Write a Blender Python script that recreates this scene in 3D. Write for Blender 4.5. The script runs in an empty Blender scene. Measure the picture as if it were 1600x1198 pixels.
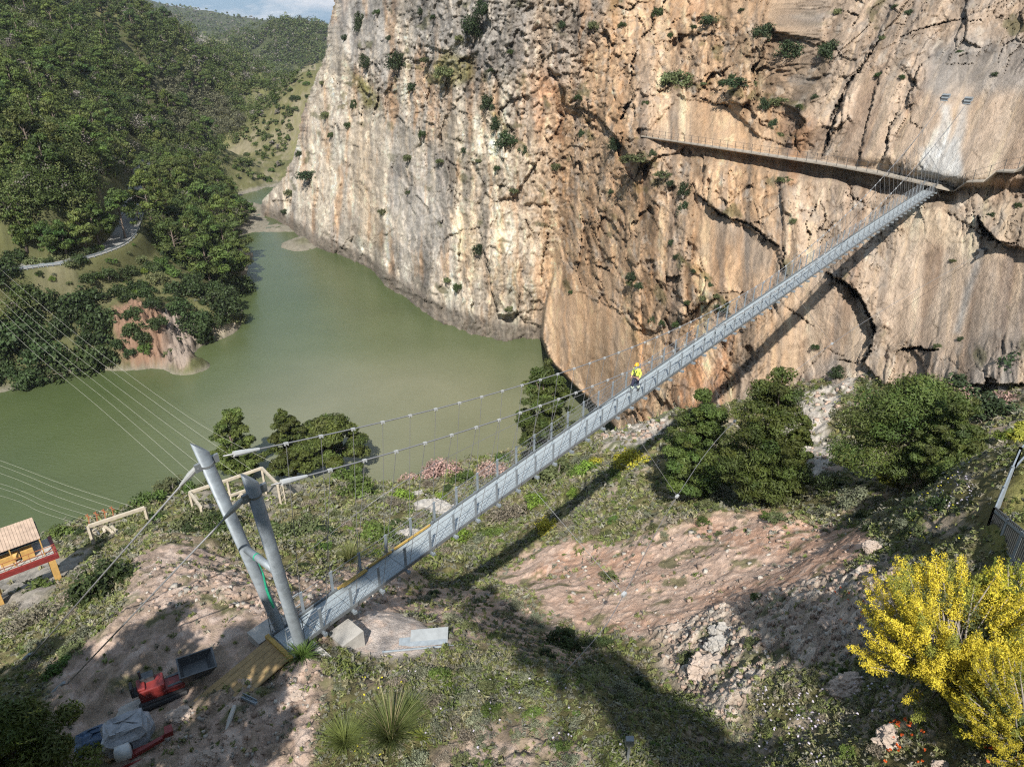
import bpy, bmesh, math, random
import numpy as np
from mathutils import Vector, Matrix
C = bpy.context.scene.collection
SC = bpy.context.scene
rng = np.random.default_rng(7)
random.seed(7)
# ------------------------------------------------------------------ camera geometry (photo pixels, 1600 x 1198)
FPX = 1109.0; PIT = math.radians(26.0); CP = math.cos(PIT); SP = math.sin(PIT)
WATER = -64.0
def ray(px, py):
    px = np.asarray(px, float); py = np.asarray(py, float)
    u = (px-800)/FPX; v = (599-py)/FPX
    return np.stack([u, CP+SP*v, -SP+CP*v], -1)
def proj(p):
    p = np.asarray(p, float)
    f = p[..., 1]*CP-p[..., 2]*SP; up = p[..., 1]*SP+p[..., 2]*CP
    f = np.where(np.abs(f) < 1e-3, 1e-3, f)
    return 800+FPX*p[..., 0]/f, 599-FPX*up/f, f
def atz(px, py, z):
    d = ray(px, py); return d*(z/d[2])
# ------------------------------------------------------------------ noise
_pm = np.random.default_rng(3).permutation(256); PERM = np.concatenate([_pm, _pm, _pm]).astype(np.int32)
_g = np.random.default_rng(4).normal(size=(256, 3)); GRAD = (_g/np.linalg.norm(_g, axis=1)[:, None]).astype(np.float32)
def hash3(i, j, k): return PERM[(PERM[(PERM[i & 255]+j) & 255]+k) & 255]
def pnoise(x, y, z):
    x = np.asarray(x, np.float32); y = np.asarray(y, np.float32); z = np.asarray(z, np.float32)
    xi = np.floor(x).astype(np.int32); yi = np.floor(y).astype(np.int32); zi = np.floor(z).astype(np.int32)
    xf = x-xi; yf = y-yi; zf = z-zi
    u = xf*xf*xf*(xf*(xf*6-15)+10); v = yf*yf*yf*(yf*(yf*6-15)+10); w = zf*zf*zf*(zf*(zf*6-15)+10)
    def g(a, b, c):
        G = GRAD[hash3(xi+a, yi+b, zi+c)]
        return G[..., 0]*(xf-a)+G[..., 1]*(yf-b)+G[..., 2]*(zf-c)
    x00 = g(0,0,0)*(1-u)+g(1,0,0)*u; x10 = g(0,1,0)*(1-u)+g(1,1,0)*u
    x01 = g(0,0,1)*(1-u)+g(1,0,1)*u; x11 = g(0,1,1)*(1-u)+g(1,1,1)*u
    y0 = x00*(1-v)+x10*v; y1 = x01*(1-v)+x11*v
    return (y0*(1-w)+y1*w)*1.6
def fbm(x, y, z, o=4, gain=.5, lac=2.03):
    s = 0; a = 1.
    for i in range(o):
        s = s+a*pnoise(x+13.7*i, y+5.1*i, z+9.3*i); a *= gain; x = x*lac; y = y*lac; z = z*lac
    return s
def ridged(x, y, z, o=4, gain=.5, lac=2.1):
    s = 0; a = 1.
    for i in range(o):
        s = s+a*(1-2*np.abs(pnoise(x+7.7*i, y+3.1*i, z+1.3*i))); a *= gain; x = x*lac; y = y*lac; z = z*lac
    return s
def worley(x, y, z, full=False):
    """distance to nearest and second nearest cell point, random values of the nearest cell and (full) the offset from it"""
    x = np.asarray(x, np.float32); y = np.asarray(y, np.float32); z = np.asarray(z, np.float32)
    xi = np.floor(x).astype(np.int32); yi = np.floor(y).astype(np.int32); zi = np.floor(z).astype(np.int32)
    f1 = np.full(x.shape, 9., np.float32); f2 = f1.copy(); cid = np.zeros(x.shape, np.int32); ox = f1.copy(); oy = f1.copy()
    for a in (-1, 0, 1):
        for b in (-1, 0, 1):
            for c in (-1, 0, 1):
                h = hash3(xi+a, yi+b, zi+c)
                dx = xi+a+(PERM[h+11]/255.)-x; dy = yi+b+(PERM[h+57]/255.)-y; dz = zi+c+(PERM[h+101]/255.)-z
                d = dx*dx+dy*dy+dz*dz
                m = d < f1
                f2 = np.where(m, f1, np.minimum(f2, d)); f1 = np.where(m, d, f1); cid = np.where(m, h, cid)
                if full: ox = np.where(m, -dx, ox); oy = np.where(m, -dy, oy)
    r = (np.sqrt(f1), np.sqrt(f2), (PERM[cid+31]/255.).astype(np.float32), (PERM[cid+77]/255.).astype(np.float32))
    return r+(ox, oy, (PERM[cid+121]/255.).astype(np.float32)) if full else r
def sstep(a, b, x):
    t = np.clip((x-a)/(b-a), 0, 1); return t*t*(3-2*t)
def polydist(px, py, pts):
    """pixel distance to a polyline and the position 0..1 along it"""
    best = np.full(px.shape, 1e9); pos = np.zeros(px.shape); n = len(pts)-1
    for i in range(n):
        ax, ay = pts[i][:2]; bx, by = pts[i+1][:2]; dx = bx-ax; dy = by-ay
        t = np.clip(((px-ax)*dx+(py-ay)*dy)/(dx*dx+dy*dy+1e-9), 0, 1)
        d = np.hypot(px-ax-t*dx, py-ay-t*dy); m = d < best
        best = np.where(m, d, best); pos = np.where(m, (i+t)/n, pos)
    return best, pos
def polyside(px, py, pts, anti=(850, 982)):
    """pixel distance to a polyline, place along it, and +1 on the side away from the shadow point"""
    best = np.full(px.shape, 1e9); pos = np.zeros(px.shape); side = np.zeros(px.shape); n = len(pts)-1
    for i in range(n):
        ax, ay = pts[i]; bx, by = pts[i+1]; dx = bx-ax; dy = by-ay
        t = np.clip(((px-ax)*dx+(py-ay)*dy)/(dx*dx+dy*dy+1e-9), 0, 1); d = np.hypot(px-ax-t*dx, py-ay-t*dy); m = d < best
        nx, ny = -dy, dx
        if nx*(anti[0]-ax)+ny*(anti[1]-ay) > 0: nx, ny = -nx, -ny
        sd_ = np.sign((px-ax)*nx+(py-ay)*ny)
        best = np.where(m, d, best); pos = np.where(m, (i+t)/n, pos); side = np.where(m, sd_, side)
    return best, pos, side
def inpoly(px, py, poly):
    r = np.zeros(px.shape, bool); n = len(poly)
    for i in range(n):
        x1, y1 = poly[i]; x2, y2 = poly[(i+1) % n]
        c = ((y1 > py) != (y2 > py)) & (px < (x2-x1)*(py-y1)/(y2-y1+1e-12)+x1)
        r ^= c
    return r
def polymask(px, py, poly, feather):
    """1 inside, 0 outside, soft over feather pixels"""
    d, _ = polydist(px, py, list(poly)+[poly[0]])
    s = np.where(inpoly(px, py, poly), d, -d)
    return sstep(-feather, feather, s)
# ------------------------------------------------------------------ materials
def new_mat(name):
    m = bpy.data.materials.new(name); m.use_nodes = True
    nt = m.node_tree; nt.nodes.clear()
    out = nt.nodes.new('ShaderNodeOutputMaterial'); b = nt.nodes.new('ShaderNodeBsdfPrincipled')
    nt.links.new(b.outputs[0], out.inputs[0])
    return m, nt, b
def nnoise(nt, scale, detail=5, rough=.6, vec=None):
    n = nt.nodes.new('ShaderNodeTexNoise'); n.inputs['Scale'].default_value = scale
    n.inputs['Detail'].default_value = detail; n.inputs['Roughness'].default_value = rough
    if vec is not None: nt.links.new(vec, n.inputs['Vector'])
    return n
def ramp(nt, fac, stops):
    r = nt.nodes.new('ShaderNodeValToRGB'); e = r.color_ramp.elements
    while len(e) < len(stops): e.new(.5)
    for q, (p, c) in zip(e, stops):
        q.position = p; q.color = (c[0], c[1], c[2], 1) if len(c) == 3 else c
    nt.links.new(fac, r.inputs[0]); return r
def mixc(nt, typ, fac, a, b):
    m = nt.nodes.new('ShaderNodeMix'); m.data_type = 'RGBA'; m.blend_type = typ
    for s, v in ((m.inputs[0], fac), (m.inputs[6], a), (m.inputs[7], b)):
        if hasattr(v, 'is_output'): nt.links.new(v, s)
        elif isinstance(v, (int, float)): s.default_value = v
        else: s.default_value = (*v, 1)
    return m.outputs[2]
def bump(nt, b, h, strength, dist):
    n = nt.nodes.new('ShaderNodeBump'); n.inputs['Strength'].default_value = strength; n.inputs['Distance'].default_value = dist
    nt.links.new(h, n.inputs['Height']); nt.links.new(n.outputs[0], b.inputs['Normal']); return n
def objcoord(nt):
    return nt.nodes.new('ShaderNodeTexCoord').outputs['Object']
def simple(name, col, rough=.6, metal=0., var=.25, scale=6., bmp=0., spec=.5):
    m, nt, b = new_mat(name)
    co = objcoord(nt); n = nnoise(nt, scale, 5, .65, co)
    lo = [c*(1-var) for c in col]; hi = [min(1, c*(1+var)) for c in col]
    r = ramp(nt, n.outputs[0], [(.3, lo), (.7, hi)])
    nt.links.new(r.outputs[0], b.inputs['Base Color']); b.inputs['Roughness'].default_value = rough
    b.inputs['Metallic'].default_value = metal; b.inputs['Specular IOR Level'].default_value = spec
    if bmp: bump(nt, b, n.outputs[0], .6, bmp)
    return m
def mesh_obj(name, verts, faces, mat=None, parent=None, smooth=False, col=None):
    me = bpy.data.meshes.new(name)
    verts = np.asarray(verts, np.float32)
    if isinstance(faces, np.ndarray):
        nf, k = faces.shape
        me.vertices.add(len(verts)); me.vertices.foreach_set('co', verts.ravel())
        me.loops.add(nf*k); me.loops.foreach_set('vertex_index', faces.astype(np.int32).ravel())
        me.polygons.add(nf); me.polygons.foreach_set('loop_start', np.arange(0, nf*k, k, dtype=np.int32))
        me.update(calc_edges=True)
    else:
        me.from_pydata([tuple(v) for v in verts], [], faces); me.update()
    if smooth: me.polygons.foreach_set('use_smooth', np.ones(len(me.polygons), bool))
    if col is not None:
        a = me.color_attributes.new('col', 'FLOAT_COLOR', 'POINT')
        c4 = np.ones((len(verts), 4), np.float32); c4[:, :3] = col; a.data.foreach_set('color', c4.ravel())
    if mat: me.materials.append(mat)
    o = bpy.data.objects.new(name, me); C.objects.link(o)
    if parent: o.parent = parent
    return o
def grid_faces(nr, nc):
    i = np.arange(nr-1)[:, None]*nc+np.arange(nc-1)[None, :]
    return np.stack([i, i+1, i+nc+1, i+nc], -1).reshape(-1, 4)
def tag(o, label=None, cat=None, group=None, kind=None):
    if label: o['label'] = label
    if cat: o['category'] = cat
    if group: o['group'] = group
    if kind: o['kind'] = kind
    return o
def empty(name, loc, rz=0., label=None, cat=None, group=None):
    o = bpy.data.objects.new(name, None); C.objects.link(o); o.location = loc; o.rotation_euler = (0, 0, rz)
    o.empty_display_size = .3
    return tag(o, label, cat, group)
# ------------------------------------------------------------------ terrain: points seen in the photo at their heights, smoothly joined
TP = []   # px, py, z
TP += [(100,1190,-21.8),(250,1080,-21.8),(330,1030,-21.6),(420,1000,-21.3),(300,960,-22),(380,930,-22.3),(200,960,-23.6),(100,1010,-24.5),
 (35,1040,-24.6),(0,1100,-23.5),(165,920,-28),(100,955,-27.5),(300,900,-24),(250,845,-27.5),(290,850,-27.5),(360,870,-28),
 (60,925,-48),(0,935,-48),(120,880,-49),(170,852,-50.5),(230,830,-50),(330,800,-46.5),(400,800,-48),(440,790,-48.5),
 (430,860,-34),(560,800,-43.5),(600,850,-37),(520,900,-28.5),(480,930,-24.8),(560,930,-26),(700,790,-45),(500,760,-52),(690,745,-52.5),(600,765,-54),
 (830,730,-48),(980,720,-38),(930,690,-43),(1000,680,-40),(880,800,-39),(780,880,-39),(800,800,-43),(730,910,-36.5),(700,955,-31),(640,945,-27.5),
 (600,965,-22.6),(570,1010,-21.8),(650,1000,-21.6),(690,990,-22),(510,1000,-21.4),
 (450,1080,-20.6),(350,1150,-20.5),(600,1080,-20),(700,1050,-20),(800,1036,-20),(900,1060,-19.5),(1000,1110,-18.6),(1070,1190,-18),(700,1190,-18.6),(500,1190,-19.6),(900,1190,-17.8),
 (850,985,-27.8),(950,1005,-26),(1050,1085,-23),(1130,1180,-20.3),(800,940,-32),(760,960,-31),
 (900,900,-32),(1000,900,-29),(1100,850,-28.5),(1200,820,-26.8),(1300,810,-25),(1100,950,-25),(1200,950,-22),(1300,950,-19),(1000,950,-27.2),(1060,1020,-23.8),
 (1150,1080,-20.6),(1250,1050,-19),(1250,1180,-17.3),(1400,1050,-17),(1500,1150,-15),(1600,1190,-13.5),(1350,880,-19.6),(1450,850,-18.2),(1400,790,-22.5),(1530,850,-16.4),
 (1560,770,-15.6),(1600,700,-15.2),(1600,800,-13.5),(1600,950,-12.5),(1480,740,-22.5),(1560,690,-21),(1540,1000,-15),
 (1100,790,-33.5),(1000,780,-35.5),(1250,780,-30),(1350,770,-27.5),(1280,700,-34),(1240,640,-36.5),(1250,604,-36.8),(1400,570,-32),(1330,600,-34.5),
 (1500,560,-28.5),(1600,510,-25),(1550,620,-28),(1450,600,-31.5),(1130,630,-40),(1050,650,-42)]
SHORE_NEAR = [(0,852),(60,836),(130,808),(200,795),(300,757),(400,752),(500,752),(600,755),(680,733),(780,712),(830,700)]
TP += [(a,b,-63.8) for a,b in SHORE_NEAR]
TP += [(0,780,-72),(300,680,-75),(600,690,-73),(700,600,-77),(400,600,-77),(150,680,-77),(500,470,-77),(430,400,-70),(750,640,-75)]
SHORE_FAR = [(0,612),(60,603),(130,594),(175,578),(240,573),(285,572),(300,549),(330,532),(372,522),(380,500),(368,470),(386,440),(397,400),(392,360)]
TP += [(a,b,-64) for a,b in SHORE_FAR]
TP += [(0,585,-62),(-150,100,-7),(-150,0,24),(-150,200,-22),(-150,300,-33),(60,50,2.1),(110,0,21),(150,50,2.6),(120,150,-20),(240,510,-56.5),(200,520,-57),(285,540,-58.5),(340,505,-60.5),(200,480,-55),(330,470,-58),(100,520,-57),(100,480,-54),(0,500,-55),(250,430,-51.5),(300,430,-54),(350,430,-60),(150,425,-48.5),
 (0,424,-45.6),(100,410,-45.3),(150,394,-45.1),(190,374,-45),(215,310,-44.7),(215,278,-44.5),(50,375,-40),(110,372,-41),(100,340,-36.5),(150,330,-38),(0,300,-33),(100,250,-27),(0,200,-20),(0,100,-8.5),(0,0,15),(80,100,-10),
 (200,200,-33),(200,100,-11),(150,0,24),(300,100,-16),(300,200,-52),(330,250,-60),(350,300,-62),(260,280,-50),(300,330,-57),(250,330,-49.5),(340,380,-60.5),(250,380,-50),
 (250,50,3),(330,100,-18),(300,150,-42),(400,150,-62),(400,110,-46),(350,75,-20),(430,36,20),(490,40,18),(380,62,-10),
 (430,200,-46),(480,110,-18),(415,260,-59),(460,150,-30),(395,320,-62.8),(400,340,-63.6),(428,358,-63.3),(450,376,-63.2),(468,388,-63.4),(440,374,-63.3),(459,382,-63.2),(478,385,-63.2),(474,398,-64.4),(425,375,-64.6),(450,396,-65)]
TW = [atz(*p) for p in TP]
for px, py, t in [(190,-8,2600),(220,0,2600),(270,8,2600),(330,22,2600),(420,33,2600),(512,40,2600),(185,2,560),(130,-28,620),(40,-40,600),(-60,-45,600),(225,28,560),(260,60,520),(300,48,1900),(600,45,2600),(900,20,2600),(1300,0,2600),(100,-40,2600),(0,-70,2600),(-200,-60,2600)]:
    TW.append(ray(px, py)*t)
TW += [np.array(p, float) for p in [(5,112,-71),(-2,125,-73),(14,112,-70),(22,112,-66),(24,98,-58),(45,115,-50),(70,110,-40),(90,90,-30),(40,150,-70),(0,200,-75),(60,220,-70),(-40,320,-70),(100,160,-50),
 (0,8,-16.5),(0,3,-15.5),(10,5,-14),(-10,6,-19),(-20,8,-22.5),(20,5,-11),(30,20,-12),(-30,22,-28),(-45,40,-45),(45,45,-20),(-120,110,-60),(-100,60,-64),(-220,160,-20),(-300,250,12),(55,62,-24),(0,-15,0),(-15,-15,-4),(20,-15,0),(0,-4,-12),(0,-60,25)]]  # last points raise unseen ground to carry the added shade pines
TW = np.array(TW)
def _lp(x, y):
    r = np.hypot(x, y); a = np.arctan2(x, y)
    return a*1.0, np.log(np.maximum(r, 2.)), r
_ta, _tl, _tr = _lp(TW[:, 0], TW[:, 1])
_q = TW[:, 2]/np.maximum(_tr, 8.)
def _phi(d2): return np.sqrt(d2+.0009)
_A = _phi((_ta[:, None]-_ta[None])**2+(_tl[:, None]-_tl[None])**2)
_n = len(_q)
_M = np.zeros((_n+1, _n+1)); _M[:_n, :_n] = _A+np.eye(_n)*-.004; _M[:_n, _n] = 1; _M[_n, :_n] = 1
_w = np.linalg.solve(_M, np.concatenate([_q, [0]]))
def zbase(x, y):
    x = np.atleast_1d(np.asarray(x, float)); y = np.atleast_1d(np.asarray(y, float))
    sh = x.shape; x = x.ravel(); y = y.ravel(); out = np.empty(len(x))
    for i in range(0, len(x), 20000):
        a, l, r = _lp(x[i:i+20000], y[i:i+20000])
        d2 = (a[:, None]-_ta[None])**2+(l[:, None]-_tl[None])**2
        out[i:i+20000] = (_phi(d2)@_w[:_n]+_w[_n])*np.maximum(r, 8.)
    return out.reshape(sh)
def ground_hit(px, py, tmin=8, tmax=3000, n=700):
    d = ray(px, py); t = np.exp(np.linspace(math.log(tmin), math.log(tmax), n)); p = d[None]*t[:, None]
    h = p[:, 2]-np.maximum(zbase(p[:, 0], p[:, 1]), WATER-.0)
    k = np.where(h < 0)[0]
    if len(k) == 0: return None
    k = k[0]
    if k == 0: return p[0]
    f = h[k-1]/(h[k-1]-h[k]); q = p[k-1]*(1-f)+p[k]*f
    return q
# ------------------------------------------------------------------ cliff: base depth from control points, then ribs, blocks, ledges and cracks
LW = [(385,322,.62),(402,331,.55),(448,351,.45),(488,383,.34),(545,402,.26),(620,455,.22),(700,502,.2),(762,524,.19),(838,530,.18),(905,545,.18)]
cl = []
for px, py, lean in LW:
    B = atz(px, py, WATER); nb = np.array([.75, .66])
    for z in (-85, -64, -45, -25, -5, 20, 50, 80):
        k = lean*(z-WATER) if z > WATER else .1*(z-WATER)
        q = B.copy(); q[:2] += nb*k; q[2] = z
        a, b, t = proj(q); cl.append((float(a), float(b), float(t)))
cr = [(1000,213,122),(1150,235,105.6),(1300,255,93),(1460,290,81.5),(1600,262,76.5),(1300,0,107),(1150,0,125),(1000,0,141),(1460,150,87.5),(1510,150,86),(1490,0,96),(1600,0,89),(1600,130,82),
 (1380,330,84),(1300,440,82),(1210,530,86),(1130,610,89.5),(1500,450,75),(1600,450,69.5),(1400,566,77),(1600,525,65),(1250,604,86),(1100,400,100),(1000,400,112),(1000,300,118),(920,200,142),(920,300,139),(905,400,139),
 (1000,500,110),(1000,620,107),(935,640,127),(950,560,121),(900,500,134),(852,500,143),(862,560,139),(900,600,134),(1750,250,70),(1750,0,82),(1750,450,62),(1300,-250,125),(1600,-250,104),(1000,-250,165),(1130,700,80),(1400,700,68),(1600,700,56),(950,720,118),(1750,560,55)]
for x, y in ((860,430),(860,330),(850,200),(840,100),(850,0),(850,-150),(780,200),(780,350),(700,100),(700,-100)):
    pass
def rbf(pts, c=12.):
    P = np.array([(p[0], p[1]) for p in pts]); v = np.log([p[2] for p in pts])
    A = np.sqrt(((P[:, None]-P[None])**2).sum(-1)+c*c); n = len(v)
    M = np.zeros((n+1, n+1)); M[:n, :n] = A-np.eye(n)*6; M[:n, n] = 1; M[n, :n] = 1
    w = np.linalg.solve(M, np.concatenate([v, [0]]))
    def f(px, py):
        o = np.empty(px.size); X = px.ravel(); Y = py.ravel()
        for i in range(0, len(X), 20000):
            o[i:i+20000] = np.sqrt((X[i:i+20000, None]-P[None, :, 0])**2+(Y[i:i+20000, None]-P[None, :, 1])**2+c*c)@w[:n]+w[n]
        return np.exp(o).reshape(px.shape)
    return f
fL = rbf(cl)
_e = [(x, y) for x, y in ((860,400),(860,330),(850,200),(840,100),(850,0),(850,-150),(780,200),(780,350),(700,100),(700,-100))]
cr += [(x, y, float(fL(np.array([x*1.]), np.array([y*1.]))[0])) for x, y in _e]
fR = rbf(cr)
EDGE = [(905,-300),(895,300),(866,425),(851,480),(846,528),(858,562),(897,603),(940,645),(985,700),(1010,760)]
def cliff_t(px, py):
    d, _ = polydist(px, py, EDGE)
    ex = np.interp(py, [p[1] for p in EDGE], [p[0] for p in EDGE])
    s = np.where(px > ex, d, -d)
    wd = 2.5+np.clip(430-py, 0, 400)*.35
    m = sstep(-1, 1, s/wd)
    return np.exp(np.log(fL(px, py))*(1-m)+np.log(fR(px, py))*m)
STEP = 1.6
gx = np.arange(384, 1752, STEP); gy = np.arange(-262, 716, STEP)
PX, PY = np.meshgrid(gx, gy)
T0 = cliff_t(PX, PY)
R = ray(PX, PY); B0 = R*T0[..., None]
X, Y, Z = B0[..., 0], B0[..., 1], B0[..., 2]
# wall frame: u runs along the wall, z is up; streaks on the right lean with the slabs
wR = sstep(1180, 1330, PX); up = sstep(300, 220, PY)*sstep(1190, 1300, PX)
leanp = .03*sstep(900, 1100, PX)+.10*wR+.22*up
_row = int(np.searchsorted(gy, 220)); _ur = np.concatenate([[0], np.cumsum(T0[_row, 1:]/FPX*STEP)])
U = np.interp((PX+leanp*(PY-300)).ravel(), gx, _ur).reshape(PX.shape)*1.0      # metres along the wall
V = Z*1.15
wL = 1-sstep(780, 900, PX+20*pnoise(PX*.01, PY*.02, 0*PX))   # grey white ribbed wall
wC = np.clip(1-wL-wR, 0, 1)
# smooth slabs seen in the photo
SLABS = [[(1010,205),(1060,150),(1140,165),(1170,200),(1260,250),(1460,290),(1250,290),(1060,225)],[(1080,300),(1110,330),(1180,365),(1215,385),(1215,430),(1180,460),(1110,450),(1085,380)],
 [(1400,250),(1420,160),(1450,100),(1560,95),(1640,150),(1640,260),(1500,290)],[(1250,440),(1290,440),(1340,470),(1355,520),(1330,570),(1200,600),(1180,520)],[(1380,420),(1440,330),(1530,380),(1640,400),(1640,510),(1480,545),(1400,530),(1370,490)],
 [(852,480),(900,455),(960,480),(1000,540),(1005,620),(950,640),(900,600),(858,550)],[(1300,260),(1340,110),(1380,100),(1400,250)],[(1080,0),(1200,0),(1280,40),(1250,60),(1150,20)],[(500,300),(560,170),(640,200),(700,300),(650,420),(540,390)]]
slab = np.zeros_like(PX)
jx = PX+12*pnoise(PX*.02, PY*.02, 0*PX+5); jy = PY+12*pnoise(PX*.02, PY*.02, 0*PX+9)
for k, s in enumerate(SLABS): slab = np.maximum(slab, polymask(jx, jy, s, 12)*(.9 if k < 8 else .35))
rough = 1-slab
RUB = [[(1020,70),(1100,20),(1250,60),(1290,110),(1260,180),(1180,160),(1060,145),(1010,140)],[(990,215),(1050,235),(1065,300),(1010,320),(970,250)],[(1020,400),(1120,420),(1150,490),(1060,520),(1000,470)],[(860,60),(1000,0),(1010,140),(990,210),(900,180)],[(1200,170),(1280,180),(1290,250),(1210,240)],[(860,150),(1000,200),(1010,420),(880,430)],[(1320,0),(1600,0),(1600,40),(1480,45),(1380,60)],[(500,60),(700,90),(690,200),(560,190),(480,150)],[(1420,300),(1500,360),(1480,400),(1390,370)]]
rubz = np.zeros_like(PX)
for s in RUB: rubz = np.maximum(rubz, polymask(jx, jy, s, 22))
D = np.zeros_like(PX)
wx = U+1.0*fbm(U*.2, V*.2, 0*U+1, 3); wv = V+1.0*fbm(U*.2, V*.2, 0*U+4, 3)
D += 2.2*fbm(U*.035, V*.03, Z*0, 3)*(.4+.6*rough)
D += (2.0*wL+.8*wC+.5*wR)*(ridged(wx*.13, V*.018, 0*U+3, 3)-.6)*(.25+.75*rough)
rb = ridged(wx*.42, V*.05, 0*U+8, 3)-.6
D += (.95*wL+.45*wC+.14*wR)*rb*(.25+.75*rough)
# broken blocks: every cell of a stretched cell pattern is a tilted face of its own, parted by joints
EDGEK = np.zeros_like(PX)
FAC = np.zeros_like(PX)
for fu, fv, sh, amp, tlt, jd, wgt in ((.11, .055, .5, 1.6, .36, .22, 1.), (.33, .17, 2.5, .70, .46, .14, 1.), (.95, .55, 4.5, .24, .42, .10, 1.), (2.6, 1.7, 6.5, .075, .34, .03, 1.)):
    q1, q2, ca, cb, ox, oy, cd = worley(wx*fu, wv*fv, 0*U+sh, True)
    k = (.12+.88*rough)*(.95*wL+1.0*wC+.62*wR)*(1+.7*rubz)
    if fu < .2: k = k*(.5+.5*rough)
    D += k*((ca-.5)*amp+(cb-.5)*2*tlt*ox/fu*(.6 if fu < .2 else 1)+(cd-.5)*2*tlt*.8*oy/fv*(.35 if fu < .2 else .7))
    e = 1-sstep(0, .07, q2-q1); D -= k*e*jd; EDGEK = np.maximum(EDGEK, e*k*(.5 if fu > 2 else 1)); FAC = FAC+(ca-.5)*k*.5
    if sh == 2.5: c2 = ca
    if sh == 4.5: c3 = ca
# knobbly weathered crust of the grey wall
kn = np.abs(fbm(U*.55, V*.42, 0*U+14, 4)); D += kn*1.1*(wL*sstep(300, 90, PY)+.25*wL+.3*rubz)*rough
kn2 = np.abs(fbm(U*1.8, V*1.3, 0*U+15, 3)); D += kn2*.30*(.5*wL+.5*rubz+.25)*rough
D += .12*fbm(U*2.6, V*1.6, 0*U+6, 3)*(.3+.7*rough)
# overhanging steps
st = V*.12+.7*fbm(U*.05, V*.05, 0*U+17, 3); st = st-np.floor(st); D += (st-.5)*(1.0*wC+.5*wL+.5*wR)*rough*sstep(-.1, .4, fbm(U*.04, V*.04, 0*U+18, 2))
rub = rubz
# pits and pockets in the orange rock
pit = sstep(.34, .7, fbm(U*.34, V*.40, 0*U+20, 4))*(wC*.9+.25*wL+.15*wR)*rough
D -= pit*1.4
# cracks, caves and overhang shadows (pixel, half width px, depth m)
CRK = [([(1085,300),(1105,318),(1125,335),(1150,345),(1172,350),(1195,370),(1215,385)],3.4,3.5),([(1172,348),(1186,345),(1200,337)],2.2,2),([(1290,425),(1305,437),(1325,445),(1345,468),(1362,500),(1367,520),(1358,545),(1350,568)],5,5.5),
 ([(1405,549),(1430,545),(1468,545)],5,5),([(1530,340),(1538,360),(1550,372),(1566,380)],7,6),([(1512,350),(1530,362),(1560,378),(1590,382)],2,1.6),([(925,350),(938,378)],3,3),([(909,346),(918,352)],5,4),([(922,335),(948,368)],2,1.5),
 ([(933,414),(953,425)],4,4),([(928,436),(938,440),(948,453)],2.5,2.5),([(993,80),(985,130)],3.4,3.5),([(985,155),(980,170),(970,184)],5,5),([(1280,258),(1300,200),(1320,140),(1345,105),(1380,55)],3.2,3.5),([(1296,190),(1315,150)],6,4),
 ([(1340,270),(1347,220),(1360,170),(1372,120)],1.6,1.4),([(1380,255),(1386,212),(1402,175)],2,2),([(1417,160),(1432,118),(1440,100)],2,2),([(1222,380),(1228,432)],2.2,2),([(1084,150),(1100,155),(1120,163),(1140,165)],2.2,2.5),
 ([(1105,157),(1125,142)],1.4,1.2),([(1000,60),(1020,45),(1022,10)],3,2.5),([(1265,390),(1262,350),(1275,320)],2.4,2.2),([(1283,310),(1290,345),(1275,365)],2,1.5),([(1330,280),(1334,330)],3,2),([(1320,300),(1360,325)],1.5,1.2),
 ([(1420,155),(1424,192),(1440,200)],1.6,1),([(1436,250),(1440,262),(1436,290)],1.6,1),([(845,430),(852,390),(858,350)],3,3),([(690,380),(720,360),(760,355)],2,1.5),([(528,400),(545,370)],2,2),([(625,300),(700,250)],1.4,.8),([(540,270),(590,310)],1.4,.8),
 ([(712,330),(715,270),(705,240)],2,1.6),([(1000,420),(1030,440),(1060,455)],1.4,1),([(905,440),(960,470),(985,500)],1.5,1),([(1120,455),(1160,458)],2.4,2),([(1200,470),(1207,490)],2,2),([(1230,480),(1270,510)],1.5,1.2),
 ([(1310,15),(1340,25),(1330,45)],2,2),([(1400,60),(1440,45),(1500,30),(1545,35)],2,1.5),([(1560,100),(1570,70),(1590,60)],1.6,1.2),([(1480,100),(1530,100)],1.4,1),([(640,0),(655,60),(690,75)],1.5,1),([(900,160),(925,200),(935,260)],1.5,1),
 ([(880,290),(900,270),(950,272)],1.5,1.2),([(840,60),(850,110)],1.6,1.2),([(770,120),(800,90)],1.4,1),([(1060,200),(1080,240),(1075,290)],1.6,1),([(1480,330),(1500,345),(1522,350)],1.3,1),([(1310,560),(1345,572)],2,1.5),([(1120,640),(1125,610),(1140,560)],1.5,1),
 ([(1160,520),(1150,470)],1.3,1),([(960,10),(985,15),(1005,2)],4,2.5),([(1250,590),(1290,545),(1330,560)],1.2,.8)]
JX0 = PX+2.2*pnoise(PX*.09, PY*.09, 0*PX+2)+1.2*pnoise(PX*.3, PY*.3, 0*PX+3); JY = PY+2.2*pnoise(PX*.09, PY*.09, 0*PX+7)+1.2*pnoise(PX*.3, PY*.3, 0*PX+8)
crack = np.zeros_like(PX)
JX = PX+4*pnoise(PX*.05, PY*.05, 0*PX+2)+2.6*pnoise(PX*.17, PY*.17, 0*PX+3)+1.2*pnoise(PX*.5, PY*.5, 0*PX+3); JY = PY+4*pnoise(PX*.05, PY*.05, 0*PX+7)+2.6*pnoise(PX*.17, PY*.17, 0*PX+8)+1.2*pnoise(PX*.5, PY*.5, 0*PX+8)
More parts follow.
